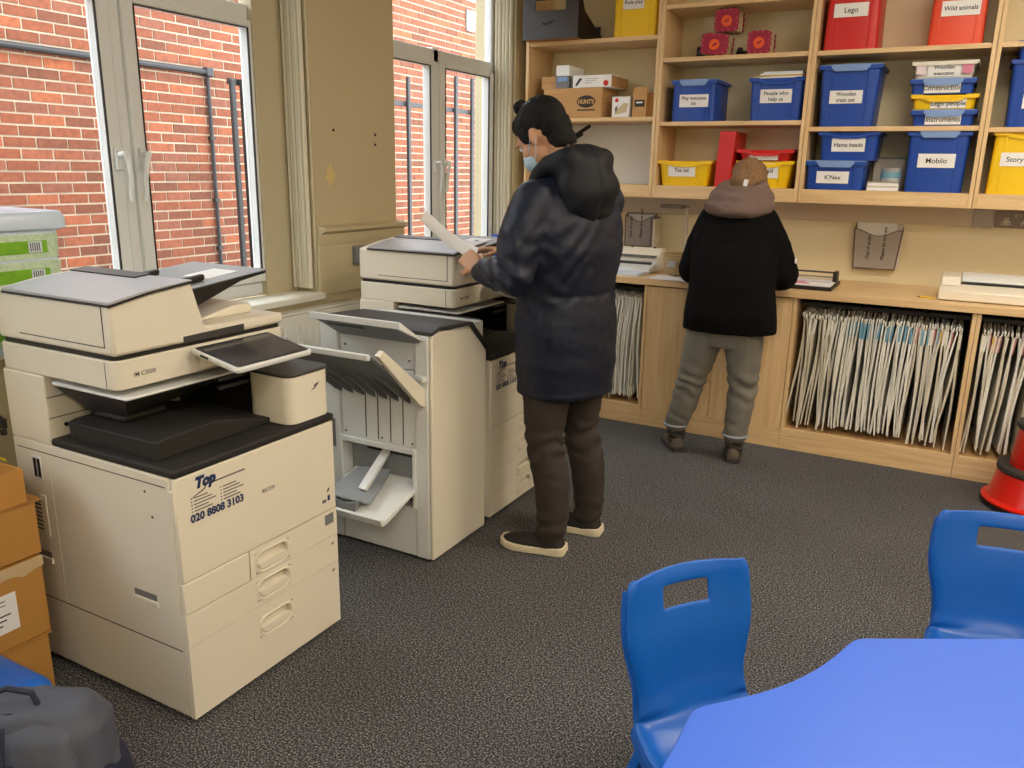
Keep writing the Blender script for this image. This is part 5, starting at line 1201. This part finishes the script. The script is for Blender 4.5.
# hood lying on the back, open collar
hd = MB(); bk = -Fm; RH = Matrix((bk, Lm, Vector((0, 0, 1)))).transposed()
hd.ell(sh+bk*.100+Vector((0, 0, .035)), (.082, .140, .130), RH); hd.ell(sh+bk*.075+Vector((0, 0, .10)), (.092, .128, .085), RH); hd.ell(sh+bk*.055+Vector((0, 0, .160)), (.068, .100, .050), RH)
for s_ in (-1, 1):
    hd.limb([sh+bk*.08+Lm*s_*.085+Vector((0, 0, .140)), sh+bk*.0+Lm*s_*.108+Vector((0, 0, .125)), sh+Fm*.09+Lm*s_*.085+Vector((0, 0, .06)), sh+Fm*.135+Lm*s_*.03+Vector((0, 0, .02))], [.048, .042, .038, .030])
org('hood', hd, 'hood_black', man, .009, 14, lambda p, n: .007*noise.noise(Vector((p.x*8, p.y*8, p.z*15)))+.005*math.sin(((p-sh).dot(Lm)*.4+p.z)*58+4*noise.noise(p*6))*max(0, .35+noise.noise(p*6))-.006*math.exp(-((p-sh).dot(Lm)/.008)**2))
cl = MB()
cl.limb([sh+bk*.055+Vector((0, 0, .165)), sh+bk*.02+Lm*.070+Vector((0, 0, .155)), sh+Fm*.05+Lm*.075+Vector((0, 0, .125)), sh+Fm*.11+Lm*.035+Vector((0, 0, .09))], [.022, .024, .024, .020]); cl.limb([sh+bk*.055+Vector((0, 0, .165)), sh+bk*.02-Lm*.070+Vector((0, 0, .155)), sh+Fm*.05-Lm*.075+Vector((0, 0, .125)), sh+Fm*.11-Lm*.035+Vector((0, 0, .09))], [.022, .024, .024, .020])
org('hoodie_collar', cl, 'grey_hoodie', man, .007, 4)
# trousers
tr = MB()
tr.rings([sring(hip+Vector((0, 0, -.22)), .17, .13, Fm, Lm), sring(hip+Vector((0, 0, .05)), .17, .13, Fm, Lm)])
for h_, k_, a_ in ((hip+Lm*.088+Vector((0, 0, -.08)), kneeL, ankL), (hip-Lm*.088+Vector((0, 0, -.08)), kneeR, ankR)):
    tr.limb([h_, h_.lerp(k_, .5), k_, k_.lerp(a_, .45)+Vector((.018, 0, 0)), a_+Vector((0, 0, .05)), a_+Vector((-.012, 0, .015))], [.106, .096, .076, .073, .062, .060], 16)
def tr_d(p, n):
    z = p.z; k = math.exp(-((z-.44)/.08)**2)+.8*math.exp(-((z-.12)/.05)**2)
    return .004*noise.noise(Vector((p.x*10, p.y*10, p.z*20)))+.006*k*math.sin(z*95+5*noise.noise(p*9))
org('trousers', tr, 'dark_trousers', man, .0085, 5, tr_d)
def shoe(parent, heel, toe, mat_u, mat_s, w=.048, h=.075, sole_h=.028, shaft=None, mat_shaft=None):
    heel, toe = Vector(heel), Vector(toe); d = (toe-heel).normalized(); l = Vector((-d.y, d.x, 0)); Lg = (toe-heel).length
    up = MB(); R_ = []
    pr = [(0.0, .55, .50), (.06, .80, .85), (.16, .86, 1.05), (.30, .84, 1.05), (.42, .88, .86), (.58, 1.0, .66), (.75, 1.04, .55), (.88, .92, .46), (.97, .62, .34), (1.0, .3, .22)]
    for f, a, hh in pr:
        c = heel+d*(Lg*f); R_.append([c+l*(w*a*math.cos(t))+Vector((0, 0, .012+max(0, h*hh*(math.sin(t) if math.sin(t) > 0 else .0)))) for t in [2*PI*k/16 for k in range(16)]])
    up.rings(R_); u = org('shoe', up, mat_u, parent, .006, 3)
    so = MB(); out = []
    for f, a, _ in pr: out.append((f, a))
    ring = [(heel+d*(Lg*f*1.03-.006)+l*(w*a*1.08+.002)) for f, a in out]+[(heel+d*(Lg*f*1.03-.006)-l*(w*a*1.08+.002)) for f, a in reversed(out)]
    zz = lambda p: .010*max(0, ((p-heel).dot(d)/Lg-.75)/.25)**2
    so.rings([[Vector((p.x, p.y, .0015+zz(p))) for p in ring], [Vector((p.x, p.y, .006+zz(p)))+(p-(heel+toe)/2)*.02 for p in ring], [Vector((p.x, p.y, sole_h*(1.25 if (p-heel).dot(d) < Lg*.2 else 1)+zz(p))) for p in ring]])
    obj('sole', so, mat_s, u, .002)
    return u
shoe(man, (-1.235, 2.742, 0), (-1.497, 2.702, 0), 'shoe_black', 'sole', .050, .085)
shoe(man, (-1.180, 2.985, 0), (-1.445, 2.965, 0), 'shoe_black', 'sole', .050, .085)
# sheet of paper in his hand
pw = MB(); n = 8; A0 = Vector((-1.935, 2.76, 1.292)); A1 = Vector((-1.668, 2.752, 1.148))
vs = []
for k in range(n+1):
    p = A0.lerp(A1, k/n)+Vector((0, 0, -.018*math.sin(PI*k/n)*1)); vs += [p, p+Vector((-.095, .18, .030))]
pw.add([tuple(v) for v in vs]+[tuple(v+Vector((0, 0, .0012))) for v in vs], [(2*k, 2*k+2, 2*k+3, 2*k+1) for k in range(n)]+[(2*n+2+2*k, 2*n+2+2*k+1, 2*n+2+2*k+3, 2*n+2+2*k+2) for k in range(n)])
tag(obj('paper_sheet', pw, 'paper'), 'white sheet of paper held in the man\'s left hand', 'paper')
# blue sharpener-like pot on the sill
t = thing('blue_pot', 'small bright blue pot in front of the man\'s chest by the far window', 'pot', (-2.69, 4.74, ZS))
obj('pot', MB().lathe((-2.69, 4.74, ZS+.001), [(.036, 0), (.040, .004), (.046, .13), (.050, .134), (.050, .144), (.042, .144), (.038, .01)]), 'tray_blue', t); obj('lid', MB().lathe((-2.69, 4.74, ZS+.1455), [(.051, 0), (.053, .004), (.050, .016), (.02, .02)]), 'tray_blue', t)

# ------------------------------------------------------------------ woman at the worktop
Fw = vec2((-.06, 1)); Lw = Vector((-Fw.y, Fw.x, 0))
wom = thing('person', 'woman in a black coat and grey trousers leaning on the worktop', 'person', (-1.05, 4.22, 0))
wh = Vector((-1.005, 4.165, .80)); ws = Vector((-1.035, 4.345, 1.265))
aL = Vector((-1.255, 4.235, .115)); aR = Vector((-.922, 4.215, .115))
kL = Vector((-1.175, 4.195, .42)); kR = Vector((-.905, 4.215, .42))
whc = Vector((-1.030, 4.480, 1.440)); whf = Vector((-.05, .80, -.62)); whu = Vector((-.03, .62, .78))
sL = ws+Lw*.145; sR = ws-Lw*.145; eL = Vector((-1.245, 4.335, 1.0)); eR = Vector((-.795, 4.355, 1.0)); wL = Vector((-1.215, 4.585, .985)); wR = Vector((-.845, 4.590, .985))
bd = MB(); R, P = head(bd, whc, whf, whu, .96)
bd.limb([ws+Vector((0, .0, .04)), P(-.04, 0, -.05)], [.055, .050])
bd.rings([sring(wh, .15, .10, Fw, Lw, 20), sring(wh.lerp(ws, .5), .12, .09, Fw, Lw, 20), sring(ws-Vector((0, .02, .10)), .14, .09, Fw, Lw, 20), sring(ws, .13, .07, Fw, Lw, 20), sring(ws+Vector((0, .02, .05)), .06, .05, Fw, Lw, 20)])
for s_, e_, w_ in ((sL, eL, wL), (sR, eR, wR)): bd.limb([s_, e_, w_], [.045, .038, .025])
for h_, k_, a_ in ((wh+Lw*.085, kL, aL), (wh-Lw*.085, kR, aR)): bd.limb([h_, k_, a_], [.085, .055, .038])
hand(bd, wL+Vector((.008, .02, -.02)), (.12, .8, -.50), (.1, -.3, -1), -1, .22, .86); hand(bd, wR+Vector((-.008, .02, -.02)), (-.12, .8, -.50), (-.1, -.3, -1), 1, .22, .86)
org('body', bd, 'skin_w', wom, .0058, 4)
for s_ in (-1, 1):
    e = obj('eye', MB().ell(P(.080, s_*.030, .004), (.011, .011, .011), None, 12, 8), 'eye', wom); obj('iris', MB().ell(P(.0885, s_*.030, .003), (.005, .005, .005), None, 8, 6), 'black', e)
hr = MB(); hr.ell(P(-.018, 0, .032), (.110, .092, .100), R); hr.ell(P(-.065, 0, -.01), (.060, .080, .080), R); hr.ell(P(-.095, 0, .045), (.045, .052, .045), R); hr.ell(P(.03, 0, .07), (.06, .066, .045), R)
for s_ in (-1, 1): hr.limb([P(-.03, s_*.080, .0), P(-.045, s_*.084, -.06), P(-.05, s_*.075, -.11)], [.024, .022, .014])
for k in range(3):
    hr.tube([P(-.075+.012*k*math.cos(.7*j), (.040-.006*k)*math.cos(.42*j+k*2), .070+.010*k+(.030-.004*k)*math.sin(.42*j+k*2)) for j in range(15)], .013, 8)
for k in range(9):
    a = -1.2+.3*k; hr.tube([P(.03, .07*math.sin(a), .085*math.cos(a)+.03), P(-.04, .098*math.sin(a), .105*math.cos(a)+.02), P(-.095, .06*math.sin(a), .05*math.cos(a)+.05)], .012, 8)
org('hair', hr, 'hair_brown', wom, .005, 2, lambda p, n: .006*noise.noise(Vector((p.x*45, p.y*20, p.z*26))))
obj('coat_tag', MB().cbox((0, 0, 0), (.022, .004, .034)).xf(lambda p: Matrix.Rotation(.15, 3, 'Y') @ p+Vector((-1.012, 4.338, 1.452))), 'paper', wom)
sc_ = MB()
for z, r, o, rr in ((1.335, .138, .0, .040), (1.378, .122, .022, .044), (1.418, .100, .045, .038)):
    c = ws+Vector((0, o-.005, z-ws.z)); sc_.tube([c+Lw*(r*math.cos(a))+Fw*(r*.86*math.sin(a))+Vector((0, 0, .02*math.sin(a))) for a in [2*PI*k/24 for k in range(24)]], rr, 12, True)
org('scarf', sc_, 'scarf', wom, .008, 6, lambda p, n: .006*noise.noise(Vector((p.x*14, p.y*14, p.z*34)))+.003*noise.noise(p*50))
ct = MB()
ct.rings([sring((-.995, 4.185, .712), .238, .165, Fw, Lw), sring((-.998, 4.180, .80), .232, .170, Fw, Lw), sring((-1.008, 4.205, .95), .216, .158, Fw, Lw), sring((-1.02, 4.250, 1.08), .215, .150, Fw, Lw), sring((-1.03, 4.300, 1.19), .205, .130, Fw, Lw), sring((-1.035, 4.335, 1.28), .180, .105, Fw, Lw), sring((-1.035, 4.360, 1.345), .120, .085, Fw, Lw), sring((-1.035, 4.372, 1.39), .075, .065, Fw, Lw)])
ct.limb([sL-Lw*.015, sL.lerp(eL, .5), eL, eL.lerp(wL, .5), wL], [.076, .086, .090, .078, .060]); ct.limb([sR+Lw*.015, sR.lerp(eR, .5), eR, eR.lerp(wR, .5), wR], [.076, .086, .090, .078, .060])
def wcoat_d(p, n):
    w = .005*noise.noise(Vector((p.x*10, p.y*10, p.z*5)))+.002*noise.noise(p*30)
    for s_, e_ in ((sL, eL), (sR, eR)):
        w += .0
    return w-.006*math.exp(-((abs((p-Vector((-1.02, 4.2, 0))).dot(Lw))-.165)/.016)**2)*(1 if .72 < p.z < 1.2 else 0)
wc = org('coat', ct, 'black_coat', wom, .0095, 6, wcoat_d)
obj('sleeve_logo', MB().ell(Vector((-.722, 4.318, 1.075)), (.006, .010, .016), None, 10, 8), 'paper', wc)
tr = MB(); tr.rings([sring(wh+Vector((0, 0, -.17)), .105, .085, Fw, Lw), sring(wh+Vector((0, 0, -.10)), .155, .115, Fw, Lw), sring(wh+Vector((0, .01, .05)), .16, .12, Fw, Lw)])
for h_, k_, a_ in ((wh+Lw*.092+Vector((0, 0, -.06)), kL, aL), (wh-Lw*.088+Vector((0, 0, -.06)), kR, aR)):
    tr.limb([h_, h_.lerp(k_, .5), k_, k_.lerp(a_, .5), a_+Vector((0, 0, .035))], [.108, .092, .076, .070, .062], 16)
org('trousers', tr, 'khaki', wom, .0085, 5, lambda p, n: .004*noise.noise(Vector((p.x*12, p.y*12, p.z*18)))+.0055*(math.exp(-((p.z-.42)/.10)**2)+.5*math.exp(-((p.z-.2)/.05)**2))*math.sin(p.z*85+p.x*30+5*noise.noise(p*8)))
for a_ in (aL, aR): obj('trouser_cuff', MB().tube([a_+Vector((.064*math.cos(k*PI/10), .064*math.sin(k*PI/10), .030)) for k in range(20)], .007, 8, True), 'grey_hoodie', wom)
for heel, toe, a_ in (((-1.215, 4.185, 0), (-1.345, 4.375, 0), aL), ((-.912, 4.160, 0), (-.960, 4.400, 0), aR)):
    b = shoe(wom, heel, toe, 'boot', 'boot_dark', .042, .080, .022)
    hv = Vector(heel); dv = (Vector(toe)-hv).normalized()
    sf = MB().limb([hv+dv*.065+Vector((0, 0, .05)), hv+dv*.060+Vector((0, 0, .10)), a_+Vector((0, 0, .035))], [.044, .047, .052], 16)
    org('boot_shaft', sf, 'boot_dark', wom, .007, 3, lambda p, n: .004*math.sin(p.z*160+p.x*60))
